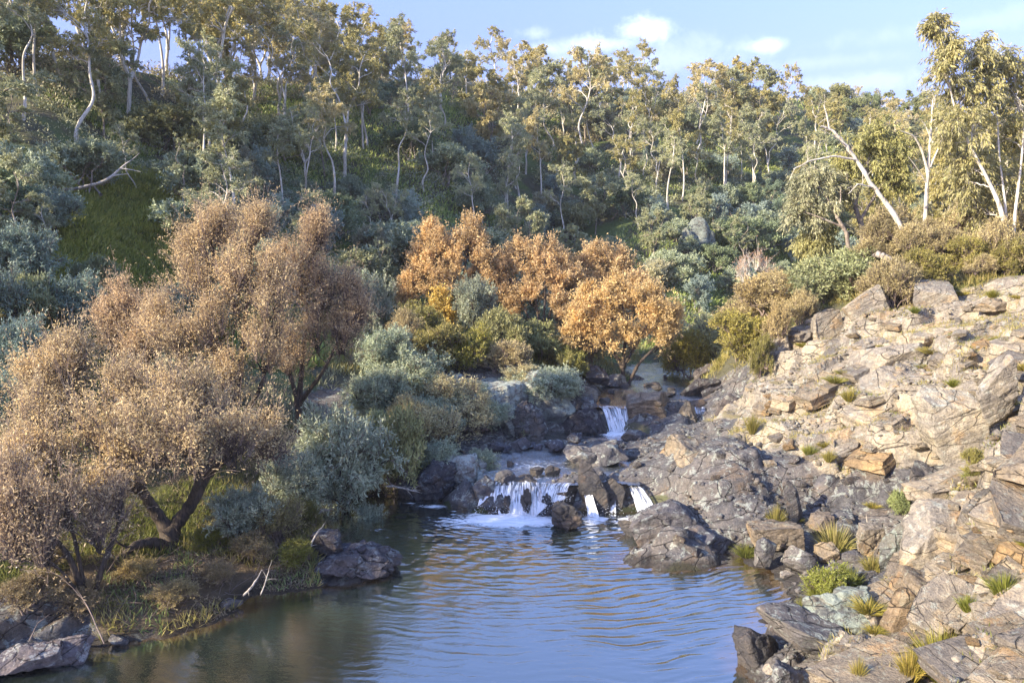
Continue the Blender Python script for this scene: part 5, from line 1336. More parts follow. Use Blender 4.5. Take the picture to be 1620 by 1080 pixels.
for q, (px, py, w, h, Y, kd, lab) in enumerate(((600, 700, 110, 90, 24.5, 'silver wattle', 'grey wattle sprawling over the low left end of the outcrop'), (655, 650, 130, 80, 26.5, 'silver wattle', 'grey green wattle on the outcrop back below the pale olive bush'), (700, 668, 90, 52, 25.4, 'silver wattle', 'small silvery bush on the outcrop shoulder'),
        (640, 720, 70, 60, 23.6, 'heath bush', 'dry straw bush in front of the outcrop shoulder'), (730, 640, 90, 44, 26.6, 'silver wattle', 'silvery cushion bush near the outcrop crest'), (690, 745, 100, 60, 22.6, 'silver wattle', 'grey draping bush above the dark outcrop foot'), (765, 745, 60, 44, 22.4, 'silver wattle', 'grey bush draping over the bulge by the falls'),
        (850, 615, 70, 34, 28.6, 'silver wattle', 'pale green cushion on top of the outcrop knob'), (600, 745, 60, 60, 22.4, 'green bush', 'shadowy bush at the back of the cove'))):
    bush(kd, px, py, w, h, lab, (1.25, 1.27, 1.15), Y, 'bushes growing over the outcrop', q)
bush('green bush', 833, 632, 26, 26, 'small dark bush growing on the face of the lichened outcrop', (.8, .85, .7), 26.3)
GP = 'rocks of the right bank beside the pool'
for a, k in (
    ((1050, 868, 125, 54, RG, 'dark grey ridged rock reaching into the pool'), dict(Y=17.6, seed=51, sub=6, strata=.03, tone=(.85, .85, .9))),
    ((1110, 884, 95, 40, RG, 'dark grey rock at the pool edge right of the ridged one'), dict(Y=17., seed=52, sub=5, tone=(.8, .82, .9))),
    ((1195, 832, 170, 104, RL, 'large grey outcrop crusted with pale lichen above the shelf'), dict(Y=19.2, seed=53, tone=(.75, .77, .76), sub=6, strata=.1, deep=.9, rough=.22, lo=.62, hi=.95, cuts=20, blocky=.2, name='outcrop_rock')),
    ((1105, 800, 130, 92, RT, 'tan rounded outcrop face left of the lichen crusted one'), dict(Y=20.6, seed=54, sub=6, strata=.1, deep=.9, rough=.2, lo=.62, hi=.95, name='outcrop_rock', tone=(.72, .68, .64))),
    ((1150, 846, 90, 60, RG, 'cracked grey outcrop foot below the tan rounded face'), dict(Y=18.3, seed=55, sub=5, strata=.04)),
    ((1232, 868, 104, 40, RT, 'long flat topped pale slab lying on the shelf'), dict(Y=16.5, seed=56, blocky=.9, lo=.6, hi=.75, tone=(.72, .66, .6), deep=.6, sub=6)),
    ((1255, 828, 26, 62, RG, 'upright grey slab leaning on the lichen crusted outcrop'), dict(Y=17.8, seed=57, blocky=.9, tilt=(0, -.35), deep=.5)),
    ((1303, 838, 44, 26, RT, 'rounded tan boulder behind the tan grass tussock'), dict(Y=17.4, seed=58, blocky=.1, hi=1, tone=(.72, .66, .62))),
    ((1385, 878, 58, 48, RT, 'square cream slab with banded top on the shelf'), dict(Y=15.6, seed=59, blocky=.95, lo=.62, hi=.75, tone=(.9, .87, .82), sub=6)),
    ((1266, 904, 54, 36, RG, 'dark flat topped rock at the water edge of the shelf'), dict(Y=15.7, seed=60, blocky=.8)),
    ((1212, 900, 38, 46, RG, 'pointed bluish slab tilted at the water edge'), dict(Y=16., seed=61, blocky=.8, tilt=(0, .45), deep=.5)),
    ((1312, 892, 44, 32, RT, 'tan stone in front of the tan grass tussock'), dict(Y=15.8, seed=62, tone=(.8, .72, .62))),
    ((1355, 893, 40, 24, RG, 'grey brown stone beside the square cream slab'), dict(Y=15.5, seed=63)),
    ((1246, 914, 26, 9, RT, 'white flat stone lying in the shallow pool margin'), dict(z=0, seed=64, sub=4, tone=(1., 1., 1.05))),
    ((1274, 920, 15, 13, RT, 'small pale upright stone in the shallow margin'), dict(z=0, seed=65, sub=4, tone=(.9, .9, .95))),
    ((1330, 920, 36, 30, RG, 'mauve grey stone right of the shallow margin'), dict(Y=14.8, seed=66)),
    ((1372, 935, 40, 34, RG, 'mauve grey stone at the left of the lichened heap'), dict(Y=14.2, seed=67)),
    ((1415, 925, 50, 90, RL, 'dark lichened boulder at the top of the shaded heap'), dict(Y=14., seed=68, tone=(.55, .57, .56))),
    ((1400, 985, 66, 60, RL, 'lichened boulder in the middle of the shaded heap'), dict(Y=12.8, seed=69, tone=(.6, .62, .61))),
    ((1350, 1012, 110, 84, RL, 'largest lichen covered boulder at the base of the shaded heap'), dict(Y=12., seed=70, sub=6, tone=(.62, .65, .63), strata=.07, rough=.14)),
    ((1420, 1030, 60, 90, RT, 'brown boulder right of the largest lichen covered one'), dict(Y=11.3, seed=71, tone=(.7, .6, .5))),
    ((1300, 1040, 150, 50, RG, 'long dark slab at the lower right waterline'), dict(Y=11.3, seed=72, blocky=.8, tilt=(0, .2))),
    ((1205, 1060, 84, 64, RW, 'craggy dark wet rock jutting into the lower right water'), dict(z=0, seed=73)),
    ((1224, 1068, 30, 14, RT, 'flat pale stone resting by the craggy dark rock'), dict(Y=11.0, seed=74, blocky=.9, tone=(.9, .9, .9))),
    ((1245, 1090, 60, 34, RG, 'grey stone at the very bottom right of the water'), dict(Y=10.7, seed=75)),
    ((1400, 805, 90, 44, RG, 'smooth blue grey ledge block on the shelf, left of two'), dict(Y=18.5, seed=76, blocky=.7)),
    ((1480, 800, 90, 56, RG, 'smooth blue grey ledge block on the shelf, right of two'), dict(Y=17., seed=77, blocky=.7)),
    ((1320, 805, 120, 40, RG, 'low blue grey ledge behind the rounded tan boulder'), dict(Y=18.6, seed=78, blocky=.6)),
    ((1490, 905, 130, 90, RT, 'large cream blocky outcrop above the shaded heap'), dict(Y=12.8, seed=79, sub=6, blocky=.8, strata=.05, name='outcrop_rock')),
    ((1470, 965, 90, 60, RT, 'tan block below the large cream outcrop'), dict(Y=12., seed=80, blocky=.8, tone=(.8, .72, .62)))):
    rock(*a, grp=GP, **k)
GS = 'blocks on the sunlit rock slope'
for a, k in (
    ((1246, 612, 56, 78, RT, 'tall cream block at the left corner of the cliff top'), dict(Y=27.2, seed=91, blocky=.9)),
    ((1290, 640, 70, 44, RT, 'rusty overhanging block in the red broken hollow'), dict(Y=26, seed=92, tone=(.8, .6, .45), blocky=.8)),
    ((1325, 655, 60, 34, RT, 'orange brown block in the red broken hollow'), dict(Y=25, seed=93, tone=(.95, .7, .42), blocky=.8)),
    ((1408, 592, 110, 56, RT, 'large wedge shaped cream block midway up the slope'), dict(Y=22.8, seed=94, blocky=.8)),
    ((1365, 640, 60, 40, RT, 'grey cream block left below the large wedge'), dict(Y=23, seed=95, blocky=.8)),
    ((1420, 655, 130, 60, RT, 'long tan face block crossing the middle of the slope'), dict(Y=21, seed=96, blocky=.95, lo=.6, hi=.72)),
    ((1310, 535, 60, 40, RT, 'cream block on the cliff brow, left of three'), dict(Y=26.8, seed=97, blocky=.8)),
    ((1380, 505, 80, 46, RT, 'cream block on the cliff brow, middle of three'), dict(Y=26, seed=98, blocky=.8)),
    ((1495, 490, 90, 46, RT, 'cream block on the cliff brow, right of three'), dict(Y=25, seed=99, blocky=.8)),
    ((1520, 690, 110, 70, RT, 'white cream slab face on the right of the slope'), dict(Y=16, seed=100, blocky=.95, lo=.6, hi=.75, tone=(1.15, 1.15, 1.12))),
    ((1590, 640, 70, 60, RT, 'cream block at the right edge of the slope'), dict(Y=15.8, seed=101, blocky=.9)),
    ((1380, 700, 60, 54, RT, 'ochre faced block above the blue grey ledges'), dict(Y=20.5, seed=102, blocky=.9, tone=(.95, .75, .5))),
    ((1265, 700, 70, 40, RT, 'cream ledge block above the lichen crusted outcrop'), dict(Y=22.5, seed=103, blocky=.9)),
    ((1330, 720, 80, 40, RT, 'stepped cream ledge block right of the lichen crusted outcrop'), dict(Y=21, seed=104, blocky=.9))):
    rock(*a, grp=GS, sub=6, strata=.09, **dict(dict(sink=.75, rough=.05, tilt=(.05, -.24), cuts=16, lo=.5), **k))
# loose blocks lodged over the slope: eight shapes, copied
LOOSE = []
for q in range(8):
    P, F = rock_shape(700 + q, 4, blocky=.85, cuts=13, rough=.05, lo=.5, hi=.8, size=(1, .8, .42), strata=.03)
    LOOSE.append(mesh_np('loose_stone', P, F, RT, True))
rs = R_(31)
def slope_zone(px, py):
    v = 'near the cliff brow' if py < 540 else 'on the upper slope' if py < 620 else 'midway down the slope' if py < 720 else 'low on the slope' if py < 850 else 'by the bottom right corner'
    h = 'left of the large wedge block' if px < 1350 else 'around the large wedge block' if px < 1470 else 'right of the large wedge block' if px < 1560 else 'at the right edge'
    return v + ' ' + h
SL = {}
n = 0
while n < 150:
    px, py = rs.uniform(1180, 1680), rs.uniform(470, 1075)
    p = hit(px, py)
    if p is None: continue
    k = kinds(np.array([p[0]]), np.array([p[1]]))[0]
    if k[0] + .3 * k[1] < rs.uniform(.3, .8): continue
    s = .08 + .26 * rs.random() ** 2.2
    o = bpy.data.objects.new('loose_stone', LOOSE[n % 8]); COL.objects.link(o)
    o.location = (p[0], p[1], p[2] + s * .12); o.scale = (s, s * rs.uniform(.8, 1.1), s * rs.uniform(.7, 1.2))
    o.rotation_euler = (rs.normal() * .15, -.25 + rs.normal() * .2, rs.normal() * .5 + .6)
    tn = [('cream', (1.1, 1.08, 1.05)), ('tan', (.85, .8, .72)), ('ochre', (.95, .75, .52)), ('grey', (.7, .7, .72))][rs.choice(4, p=[.4, .3, .12, .18])]
    o.color = (*tn[1], 1)
    lab = f"loose {tn[0]} {'block' if s > .22 else 'stone'} {slope_zone(px, py)}"
    tag(o, lab, 'stone', 'loose stones on the rock slope: ' + lab.replace('loose ', ''))
    n += 1

# ledge blocks: squared by joints, tipped with the beds, part of their length still in the slope
LEDGE = []
for q in range(10):
    r_ = R_(900 + q); P, F = ICO[5]; P = P * 1.5
    fr = unit(np.eye(3) + r_.normal(size=(3, 3)) * .1)
    for c in range(3):
        for sg in (-1, 1):
            pr = P @ (fr[c] * sg); d = r_.uniform(.55, .8); mk = pr > d; P = P.copy(); P[mk] -= (fr[c] * sg) * ((pr[mk] - d))[:, None]
    for c in range(7):
        nn = unit(r_.normal(size=3)); pr = P @ nn; d = r_.uniform(.72, 1.); mk = pr > d; P[mk] -= nn * ((pr[mk] - d))[:, None]
    P = P * [1.3, .85, .36]; N = unit(P)
    s_ = (P @ np.array([0, 0, 1.])) * 8 + 1.2 * fbm3(P * 1.5, q, 2)
    P = P + N * [[1, 1, .1]] * (.09 * (_h(np.floor(s_).astype(np.int64), np.int64(0), np.int64(0), q) - .5))[:, None] + N * (.022 * fbm3(P * 4 + q, q, 4))[:, None]
    LEDGE.append(mesh_np('ledge_block', P, F, RT, True))
n = 0
while n < 130:
    px, py = rs.uniform(1190, 1690), rs.uniform(465, 1070)
    p = hit(px, py)
    if p is None: continue
    k = kinds(np.array([p[0]]), np.array([p[1]]))[0]
    if k[0] + .25 * k[1] < rs.uniform(.35, .8): continue
    s_ = .28 + .55 * rs.random() ** 1.7
    o = bpy.data.objects.new('ledge_block', LEDGE[n % 10]); COL.objects.link(o)
    o.scale = (s_ * rs.uniform(.8, 1.3), s_, s_ * rs.uniform(.7, 1.25)); o.location = (p[0] + s_ * .25, p[1] + s_ * .1, p[2] - s_ * .06)
    o.rotation_euler = (.06 + rs.normal() * .06, -.24 + rs.normal() * .07, .5 + rs.normal() * .22)
    tn = [('cream', (1.12, 1.08, 1.02)), ('tan', (.9, .84, .76)), ('ochre', (1., .8, .56)), ('grey', (.72, .71, .72))][rs.choice(4, p=[.42, .28, .1, .2])]
    o.color = (*tn[1], 1)
    lab = f"{tn[0]} {'slab' if s_ > .5 else 'ledge block'} bedded {slope_zone(px, py)}"
    tag(o, lab, 'rock', 'bedded blocks: ' + lab)
    n += 1
# stones strewn on the river worn rock
n = 0
while n < 60:
    px, py = rs.uniform(700, 1420), rs.uniform(640, 930)
    p = hit(px, py)
    if p is None or p[2] < .05: continue
    k = kinds(np.array([p[0]]), np.array([p[1]]))[0]
    if k[1] < .5: continue
    s_ = .08 + .22 * rs.random() ** 2
    o = bpy.data.objects.new('stone', LOOSE[n % 8].copy() if n < 8 else WORN[n % 8]); COL.objects.link(o)
    if n < 8:
        o.data.materials[0] = RG
        WORN = [o.data] if n == 0 else WORN + [o.data]
    o.location = (p[0], p[1], p[2] + s_ * .1); o.scale = (s_, s_ * rs.uniform(.8, 1.1), s_ * rs.uniform(.8, 1.4)); o.rotation_euler = (rs.normal() * .2, rs.normal() * .3, rs.uniform(0, 6))
    tn = [('dark', (.75, .74, .78)), ('grey', (1.05, 1.02, 1.)), ('brownish', (1.1, .95, .8))][rs.integers(3)]
    o.color = (*tn[1], 1)
    wz = 'beside the upper pool' if px < 1010 else 'below the big tan boulder' if py < 730 else 'round the lichen crusted outcrop' if px < 1260 else 'on the blue grey ledges'
    lab = f"{tn[0]} {'block' if s_ > .17 else 'stone'} lying {wz}"
    tag(o, lab, 'stone', 'stones strewn on worn rock: ' + lab)
    n += 1

# left bank rocks
GLB = 'dark rocks along the left bank waterline'
for a, k in (
    ((40, 1066, 110, 44, RG, 'purple grey fluted rock at the bottom left corner'), dict(z=0, seed=111, sub=6, strata=.06, tone=(.95, .9, 1.))),
    ((100, 1052, 80, 36, RG, 'purple grey fluted rock right of the corner one'), dict(z=0, seed=112, sub=6, strata=.06, tone=(.95, .9, 1.))),
    ((560, 912, 112, 40, RG, 'dark ribbed rock jutting from the left bank below the cove'), dict(z=0, seed=118, sub=6, strata=.1, rough=.2, lo=.65, hi=.95, blocky=.2, tone=(.7, .7, .78))),
    ((520, 880, 60, 40, RG, 'dark rock behind the ribbed one at the cove'), dict(Y=16.2, seed=114, tone=(.65, .62, .65))),
    ((365, 965, 34, 18, RG, 'small pale rock at the left waterline'), dict(z=0, seed=115, tone=(1, 1, 1))),
    ((180, 1022, 30, 16, RG, 'small dark rock at the left waterline'), dict(z=0, seed=116)),
    ((645, 790, 50, 26, RG, 'rock heaped with driftwood in the cove'), dict(z=0, seed=117, tone=(.7, .65, .6)))):
    rock(*a, grp=GLB, **k)
# cliff of pale rock in the hillside scrub
for a, k in (((1112, 412, 60, 56, RL, 'pale crag showing through the hillside scrub above the golden willow'), dict(seed=121, tone=(.5, .52, .5))), ((1085, 410, 30, 36, RL, 'small pale crag left of the larger hillside crag'), dict(seed=122, tone=(.5, .52, .5))), ((320, 175, 16, 8, RG, 'small rock among the trees high on the left ridge'), dict(seed=123))):
    rock(*a, strata=.05, name='crag', **k)

# ------------------------------------------------------------------ dead wood
def stick(label, pts, r, seed, name='driftwood', forks=2, mat=None):
    rng = R_(seed); P = np.array([np.append(p[:2], p[2]) for p in pts]); o0 = P[0].copy()
    d = np.linspace(0, 1, 26); Q = np.stack([np.interp(d, np.linspace(0, 1, len(P)), (P - o0)[:, i]) for i in range(3)], 1)
    Q[1:-1] += rng.normal(size=(24, 3)) * r * .45
    for _ in range(2): Q[1:-1] = (Q[:-2] + 2 * Q[1:-1] + Q[2:]) / 4
    T = Tubes(); T.add(Q, np.interp(d, [0, .08, .6, 1], [r * .5, r, r * .8, r * .12]), 7)
    L = np.linalg.norm(Q[-1])
    for _ in range(forks):
        i = int(rng.integers(6, 20)); v = unit(unit(Q[-1]) + rng.normal(size=3) * .7 + [0, 0, .3]) * L * rng.uniform(.15, .35)
        T.add(bez(Q[i], Q[i] + v * .5 + [0, 0, .04], Q[i] + v, 6).reshape(6, 3), np.linspace(r * .4, r * .1, 6), 5)
    return tag(link(name, T.build(name, mat or M['dead_wood']), None, o0), label, name, None)
stick('thick pale driftwood log lying over the dark cove', [at_z(474, 815, .25), at_z(500, 808, .32), at_z(527, 804, .36)], .075, 1, forks=0)
stick('bleached bent branch propped on the left bank by the cove', [at_d(485, 880, 15.9), at_d(497, 850, 16.1), at_d(515, 826, 16.4)], .026, 2)
stick('bleached forked stick dipping into the pool from the left bank', [at_d(412, 941, 13.9), at_d(422, 915, 14.), at_d(430, 885, 14.1)], .013, 3)
stick('grey root like stick hanging at the left waterline', [at_d(385, 942, 13.8), at_d(400, 925, 13.9), at_d(415, 900, 14.1)], .025, 4, forks=4)
stick('thin bare stick sloping down the bank at the left waterline', [at_d(165, 1018, 12.2), at_d(140, 960, 12.6), at_d(120, 930, 12.9)], .011, 5, mat=M['twig_bark'])
stick('long thin twig arching over the corner rocks', [at_d(45, 1015, 11.8), at_d(60, 985, 12), at_d(80, 970, 12.1)], .01, 6, mat=M['twig_bark'])
stick('dark fallen branch in the litter below the willow trunk', [at_d(290, 905, 14.6), at_d(250, 915, 14.4), at_d(200, 930, 14.1)], .02, 7, forks=4, mat=M['willow_bark'])
stick('driftwood jam on the rock in the cove', [at_d(610, 768, 20.4), at_d(640, 772, 20.2), at_d(668, 780, 20.1)], .03, 8, forks=6)
stick('white bleached stick standing on the shelf behind the tan tussock', [at_d(1375, 838, 17), at_d(1372, 825, 17), at_d(1370, 812, 17)], .02, 9, forks=0)
stick('thin tree fallen in the hillside scrub, its pale bole lying aslant', [hit(95, 316) + [0, 0, .4], hit(95, 316) + [1.6, .4, .7], hit(95, 316) + [3.2, 1., 2.2]], .085, 10, name='log', forks=3)

# ------------------------------------------------------------------ tussocks, grass and litter
def tussock_mesh(seed, n, R_m, H_m, w, mat):
    rng = R_(seed); a = rng.uniform(0, 6.28, n); e = rng.random(n) ** .6
    b = np.stack([np.cos(a), np.sin(a), 0 * a], 1); C = b * (e * R_m * .35)[:, None]
    tip = C + b * (e * R_m * rng.uniform(.5, 1.2, n))[:, None] + np.array([0, 0, 1.]) * (H_m * rng.uniform(.5, 1.1, n) * (1 - .35 * e))[:, None]
    mid = (C + tip) / 2 + np.array([0, 0, .12 * H_m]); s = unit(np.cross(tip - C, rng.normal(size=(n, 3)))) * w / 2
    V = np.stack([C - s, C + s, mid + s * .8, mid - s * .8, tip], 1).reshape(-1, 3)
    i = np.arange(n)[:, None] * 5
    return mesh_np('grass_tussock', V, [i + np.array([0, 1, 2, 3]), i + np.array([3, 2, 4])], mat)
TU = {'tan': [tussock_mesh(s, 420, .42, .62, .012, M['grass_blade']) for s in (1, 2)], 'green': [tussock_mesh(s, 420, .42, .5, .014, M['green_blade']) for s in (3, 4)], 'low': [tussock_mesh(s, 320, .5, .26, .016, M['grass_blade']) for s in (5, 6)]}
TH_ = {'tan': .62, 'green': .5, 'low': .26}
def tussock(kind, px, py, w, h, label, tone=(1, 1, 1), k=0, Y=None, grp='grass tussocks on the right bank'):
    p = hit(px, py) if Y is None else at_d(px, py, Y)
    if p is None: return
    o = bpy.data.objects.new('grass_tussock', TU[kind][k % 2]); COL.objects.link(o)
    sw = w * p[1] / FPX / 1.0; sh = h * p[1] / FPX / TH_[kind]
    o.location = (p[0], p[1], ground(p[0], p[1]) - .02); o.scale = (sw, sw, sh); o.rotation_euler = (0, 0, px % 6); o.color = (*tone, 1)
    return tag(o, label, 'tussock', grp)
for a in (('tan', 1320, 878, 90, 62, 'big tan grass tussock between the flat pale slab and the square cream slab'), ('tan', 1228, 838, 40, 50, 'tan tussock below the lichen crusted outcrop', (.9, .9, .8)), ('green', 1300, 960, 70, 66, 'tall green tussock at the waterline, left of the lichened heap', (.9, .9, .7)),
          ('green', 1345, 935, 60, 50, 'olive tussock behind the tall green one', (.85, .85, .75)), ('tan', 1265, 985, 36, 50, 'thin reedy tussock standing in the water margin', (.8, .9, .6)), ('green', 1490, 1075, 130, 95, 'large yellow green tussock at the bottom right', (1.2, 1.05, .7)),
          ('tan', 1440, 1078, 60, 70, 'yellow tussock left of the large bottom right one', (1.1, 1, .7)), ('tan', 1358, 1080, 34, 54, 'slim straw tussock at the bottom right waterline', (1.1, 1.05, .8)), ('green', 1590, 945, 80, 48, 'green tussock at the right edge above the bottom corner', (1., 1., .7)),
          ('green', 1530, 965, 44, 32, 'small green tussock left of the right edge one', (1., 1., .7)), ('tan', 1380, 905, 50, 36, 'low straw tussock beside the square cream slab', (.9, .9, .8)), ('green', 1465, 855, 30, 26, 'small green tuft on the large cream outcrop', (1.1, 1.1, .6)),
          ('tan', 1425, 805, 40, 40, 'straw tussock among the blue grey ledges', (.95, .95, .85)), ('green', 1545, 770, 60, 40, 'green tuft in the shaded hollow of the slope', (.9, .9, .7)), ('tan', 1090, 705, 22, 20, 'little green tuft on the terrace below the big tan boulder', (.8, .85, .6)),
          ('tan', 1190, 690, 30, 40, 'reedy tuft at the cleft of the cliff foot', (.85, .85, .7)), ('green', 1180, 880, 60, 24, 'low grass fringe at the left of the flat pale slab', (.8, .8, .7)), ('tan', 1310, 745, 28, 24, 'straw tuft above the low blue grey ledge', (1, 1, .8))):
    tussock(*a[:6], *(a[6:] or ()))
n = 0
while n < 40:
    px, py = rs.uniform(1240, 1660), rs.uniform(455, 1075)
    if py > 660 and rs.random() < .55: continue
    p = hit(px, py)
    if p is None or p[2] < .4: continue
    kd = ['low', 'green', 'low', 'tan', 'low'][rs.integers(5)]
    tn, tw = [('olive', (.75, .8, .5)), ('yellow green', (.95, .92, .6)), ('straw', (1.1, 1.05, .9))][rs.integers(3)]
    w = rs.uniform(22, 52) * 20 / max(p[1], 14)
    lab = f"{tn} {'cushion' if kd == 'low' else 'tuft'} {slope_zone(px, py)}"
    tussock(kd, px, py, w, w * (.32 if kd == 'low' else .6), lab, tw, n, grp='grass tufts on the rock slope: ' + lab)
    n += 1

def blades(name, n, box, kset, L, W, mat, label, seed, up=1., zmin=.02, pat=-.1, lay=.0, patf=1.):
    rng = R_(seed); x = rng.uniform(box[0], box[1], n); y = rng.uniform(box[2], box[3], n)
    K = kinds(x, y); f = K[:, kset].sum(1); z = ground_np(x, y)
    ok = (f > rng.uniform(.25, .75, n)) & (z > zmin) & (noise2(x * patf, y * patf, seed) > pat)
    x, y, z = x[ok], y[ok], z[ok]
    C = np.stack([x, y, z - .01 + lay], 1); A = rng.normal(size=C.shape) * .55 + [0, 0, up]
    V, F = leaf_quads(C, A, rng.uniform(.5, 1.4, len(C)) * L, W * rng.uniform(.7, 1.3, len(C)), rng)
    return tag(link(name, mesh_np(name, V, F, mat)), label, None, None, 'stuff')
LBX = (-19, -2, 10.5, 24)
blades('bank_grass', 110000, LBX, [2], .2, .016, M['green_blade'], 'bright green grass under the willows', 601)
blades('bank_grass', 80000, LBX, [3, 4], .26, .018, M['grass_blade'], 'dry yellowish weeds on the left bank', 602, pat=-.08)
blades('bank_grass', 50000, LBX, [3, 4], .18, .02, M['moss_blade'], 'green weeds on the left bank', 606, pat=.15)
blades('leaf_litter', 420000, LBX, [3, 4, 2], .06, .024, M['litter'], 'fallen willow leaves over the left bank', 603, up=.15, lay=.015)
blades('bench_grass', 120000, (9, 26, 24, 40), [2, 4], .32, .022, M['grass_blade'], 'dry grass on the bench above the rock slope', 604)
blades('bench_grass', 70000, (-8, 14, 26, 44), [4], .34, .03, M['grass_blade'], 'dry undergrowth round the orange willows', 605)
blades('bench_grass', 60000, (-10, 14, 22, 44), [4], .3, .035, M['scrub_leaf'], 'green undergrowth round the orange willows', 607)
def twig_litter(n, box, seed, name, label):
    rng = R_(seed); x = rng.uniform(box[0], box[1], n); y = rng.uniform(box[2], box[3], n); z = ground_np(x, y); K = kinds(x, y)
    ok = (K[:, 3] + K[:, 4] > .4) & (z > .05); x, y, z = x[ok], y[ok], z[ok]; C = np.stack([x, y, z], 1)
    d = unit(rng.normal(size=C.shape) * [1, 1, .5] + [0, 0, .35]) * rng.uniform(.25, .9, (len(C), 1)); T = Tubes()
    T.add(bez(C, C + d * .5 + rng.normal(size=C.shape) * .07, C + d, 5), np.linspace(.007, .003, 5)[None] * np.ones((len(C), 1)), 3)
    tag(link(name, T.build(name, M['twig_bark'])), label, None, None, 'stuff')
twig_litter(4200, LBX, 611, 'brushwood', 'bare grey brushwood along the left bank')

def rubble(name, n, box, ks, sz, mat, label, seed, pat):
    """broken chips lying in the ledges, one object"""
    rng = R_(seed); x = rng.uniform(box[0], box[1], n); y = rng.uniform(box[2], box[3], n); K = kinds(x, y); z = ground_np(x, y)
    ok = (K[:, ks].sum(1) > .5) & (z > .05) & (noise2(x * 1.3, y * 1.3, seed) > pat); x, y, z = x[ok], y[ok], z[ok]; k = len(x)
    V0, F0 = ICO1; s = sz[0] + (sz[1] - sz[0]) * rng.random((k, 1, 1)) ** 3
    J = V0[None] * (1 + .35 * rng.normal(size=(k, len(V0), 1)).clip(-1.5, 1.2)) * (s * np.stack([np.ones(k), rng.uniform(.5, 1, k), rng.uniform(.3, .7, k)], 1)[:, None])
    a = rng.uniform(0, 6.28, (k, 1)); X = J[..., 0] * np.cos(a) - J[..., 1] * np.sin(a); Y = J[..., 0] * np.sin(a) + J[..., 1] * np.cos(a)
    V = np.stack([X + x[:, None], Y + y[:, None], J[..., 2] + z[:, None] + s[..., 0] * .1], -1).reshape(-1, 3)
    F = (np.arange(k)[:, None, None] * len(V0) + F0).reshape(-1, 3)
    return tag(link(name, mesh_np(name, V, F, mat)), label, None, None, 'stuff')
ICO1 = ico(1)
rubble('rubble', 26000, (3, 19, 7, 29), [0], (.018, .13), RT, 'broken tan chips strewn over the ledges of the rock slope', 701, -.05)
rubble('rubble', 14000, (-3, 12, 8, 30), [1], (.018, .12), RG, 'grey chips strewn over the worn rock', 702, .02)
def crevice_grass(n, box, L, W, mat, label, seed, pat, zmin=.3):
    rng = R_(seed); x = rng.uniform(box[0], box[1], n); y = rng.uniform(box[2], box[3], n); K = kinds(x, y); z = ground_np(x, y)
    rise = np.clip((z - 2) / 5, 0, 1)
    ok = (K[:, 0] > .4) & (z > zmin) & (fbm2(x * .9, y * .9, seed, 3) + .16 * rise > pat); x, y, z = x[ok], y[ok], z[ok]
    C = np.stack([x, y, z - .02], 1); A = rng.normal(size=C.shape) * .6 + [0, 0, .9]
    V, F = leaf_quads(C, A, rng.uniform(.4, 1.4, len(C)) * L, W, rng)
    tag(link('slope_grass', mesh_np('slope_grass', V, F, mat)), label, None, None, 'stuff')
crevice_grass(150000, (3, 20, 7, 30), .15, .012, M['grass_blade'], 'dry matted grass in the crevices of the rock slope', 711, .22)
crevice_grass(90000, (3, 20, 7, 30), .11, .014, M['green_blade'], 'green herbs in the crevices of the rock slope', 712, .26)
# ------------------------------------------------------------------ labels from look and place; look-alikes on one spot are told apart from left to right
def finish_labels():
    by = {}
    for o, desc, cat, grp, x, y in AUTO:
        px, py = to_px((x, y, ground(x, y)))
        by.setdefault(f'{desc} {zone(x, y, px)}'.strip(), []).append((px, o, cat, grp))
    for lab, L in by.items():
        L.sort(key=lambda q: q[0])
        names = {1: [''], 2: ['left of two', 'right of two'], 3: ['left of three', 'middle of three', 'right of three']}.get(len(L))
        for k, (px, o, cat, grp) in enumerate(L):
            tag(o, lab if not names else f'{lab}, {names[k]}' if names[k] else lab, cat, grp)
finish_labels()
# ------------------------------------------------------------------ sun, sky, camera
SUN = unit(np.array([-.82, -.42, .40]))
el = math.asin(SUN[2]); azs = math.atan2(SUN[0], SUN[1])
sun = bpy.data.lights.new('sun', 'SUN'); sun.energy = 2.9; sun.angle = rad(.6); sun.color = (1, .87, .66)
so = bpy.data.objects.new('sun', sun); COL.objects.link(so)
so.rotation_euler = Vector([float(c) for c in SUN]).to_track_quat('Z', 'Y').to_euler()

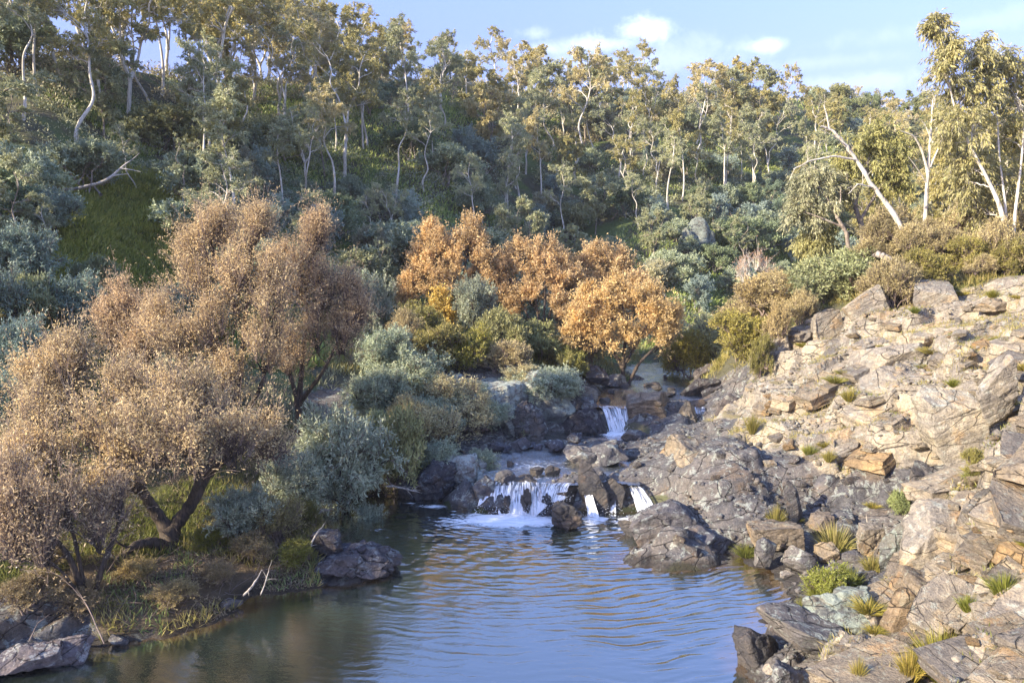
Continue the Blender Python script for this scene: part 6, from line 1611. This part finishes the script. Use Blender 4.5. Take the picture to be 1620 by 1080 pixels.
world = bpy.data.worlds.new('World'); scene.world = world; world.use_nodes = True
world.node_tree.nodes.clear(); t = NT(world.node_tree)
out = t.new('ShaderNodeOutputWorld'); bg = t.new('ShaderNodeBackground'); bg.inputs[1].default_value = .15
sky = t.new('ShaderNodeTexSky', sky_type='NISHITA', sun_disc=False, sun_elevation=el, sun_rotation=azs, altitude=300, air_density=1., dust_density=.6, ozone_density=3.)
tc = t.new('ShaderNodeTexCoord'); D = tc.outputs['Generated']
sepd = t.new('ShaderNodeSeparateXYZ'); t.put(sepd.inputs[0], D)
warp = t.noise(D, 20., 8, .66, .4)
cl = None
for px, py, rx, ry, s in ((1012, 48, 46, 20, 1.), (955, 72, 80, 14, .75), (846, 54, 26, 10, .45), (870, 78, 45, 14, .7), (1211, 74, 28, 10, .8), (1556, 78, 18, 16, .9), (1575, 92, 26, 10, .5), (1340, 132, 100, 14, .4), (1290, 100, 120, 10, .22), (1040, 95, 150, 26, .4), (900, 100, 140, 26, .4), (1520, 40, 170, 14, .22)):
    d = unit(ray(px, py)); e1 = unit(np.cross(d, [0, 0, 1.])); e2 = np.cross(e1, d)
    a = t.vmath('DOT_PRODUCT', D, tuple(e1 * FPX / rx)).outputs['Value']; b = t.vmath('DOT_PRODUCT', D, tuple(e2 * FPX / ry)).outputs['Value']
    q = t.math('SQRT', t.math('ADD', t.math('MULTIPLY', a, a), t.math('MULTIPLY', b, b)))
    q = t.math('ADD', q, t.math('MULTIPLY', t.math('SUBTRACT', warp, .5), 3.4))
    f = t.math('MULTIPLY', t.fade(q, 1.35, .05), s)
    f = t.math('MULTIPLY', f, t.math('GREATER_THAN', t.vmath('DOT_PRODUCT', D, tuple(d)).outputs['Value'], 0.))
    cl = f if cl is None else t.math('MAXIMUM', cl, f)
col = t.mix(t.math('MULTIPLY', cl, .34), sky.outputs[0], (7.2, 9.4, 6.6))
elev = t.fade(sepd.outputs[2], .0, .75)
tint = t.mix(elev, (.31, .21, .32), (1., .88, .98))
col = t.mix(1., col, tint, 'MULTIPLY')
t.put(bg.inputs[0], col); t.l.new(bg.outputs[0], out.inputs[0])

cam = bpy.data.cameras.new('camera'); cam.sensor_width = 36; cam.lens = 36 * FPX / 1620; cam.clip_end = 5000; cam.clip_start = .05
co = bpy.data.objects.new('camera', cam); COL.objects.link(co)
co.location = (0, 0, CAMH); co.rotation_euler = (math.pi / 2 - PITCH, 0, 0)
scene.camera = co
scene.view_settings.view_transform = 'Standard'; scene.view_settings.look = 'None'
scene.view_settings.exposure = 2.16; scene.view_settings.gamma = 1
scene.cycles.max_bounces = 6; scene.cycles.diffuse_bounces = 3; scene.cycles.glossy_bounces = 3; scene.cycles.transparent_max_bounces = 8

# ------------------------------------------------------------------ the thin haze of the valley
m, t, out = new_mat('haze_air'); v = t.new('ShaderNodeVolumePrincipled'); v.inputs['Color'].default_value = (.86, .92, 1, 1)
v.inputs['Density'].default_value = .0003; v.inputs['Anisotropy'].default_value = 0.; t.l.new(v.outputs[0], out.inputs['Volume'])
bm = bmesh.new(); bmesh.ops.create_cube(bm, size=1.); me = bpy.data.meshes.new('haze'); bm.to_mesh(me); bm.free(); me.materials.append(m)
hz = link('haze', me, None, (0, 0, 25)); hz.scale = (5200, 5200, 74); tag(hz, 'thin pale haze in the valley air', None, None, 'stuff')
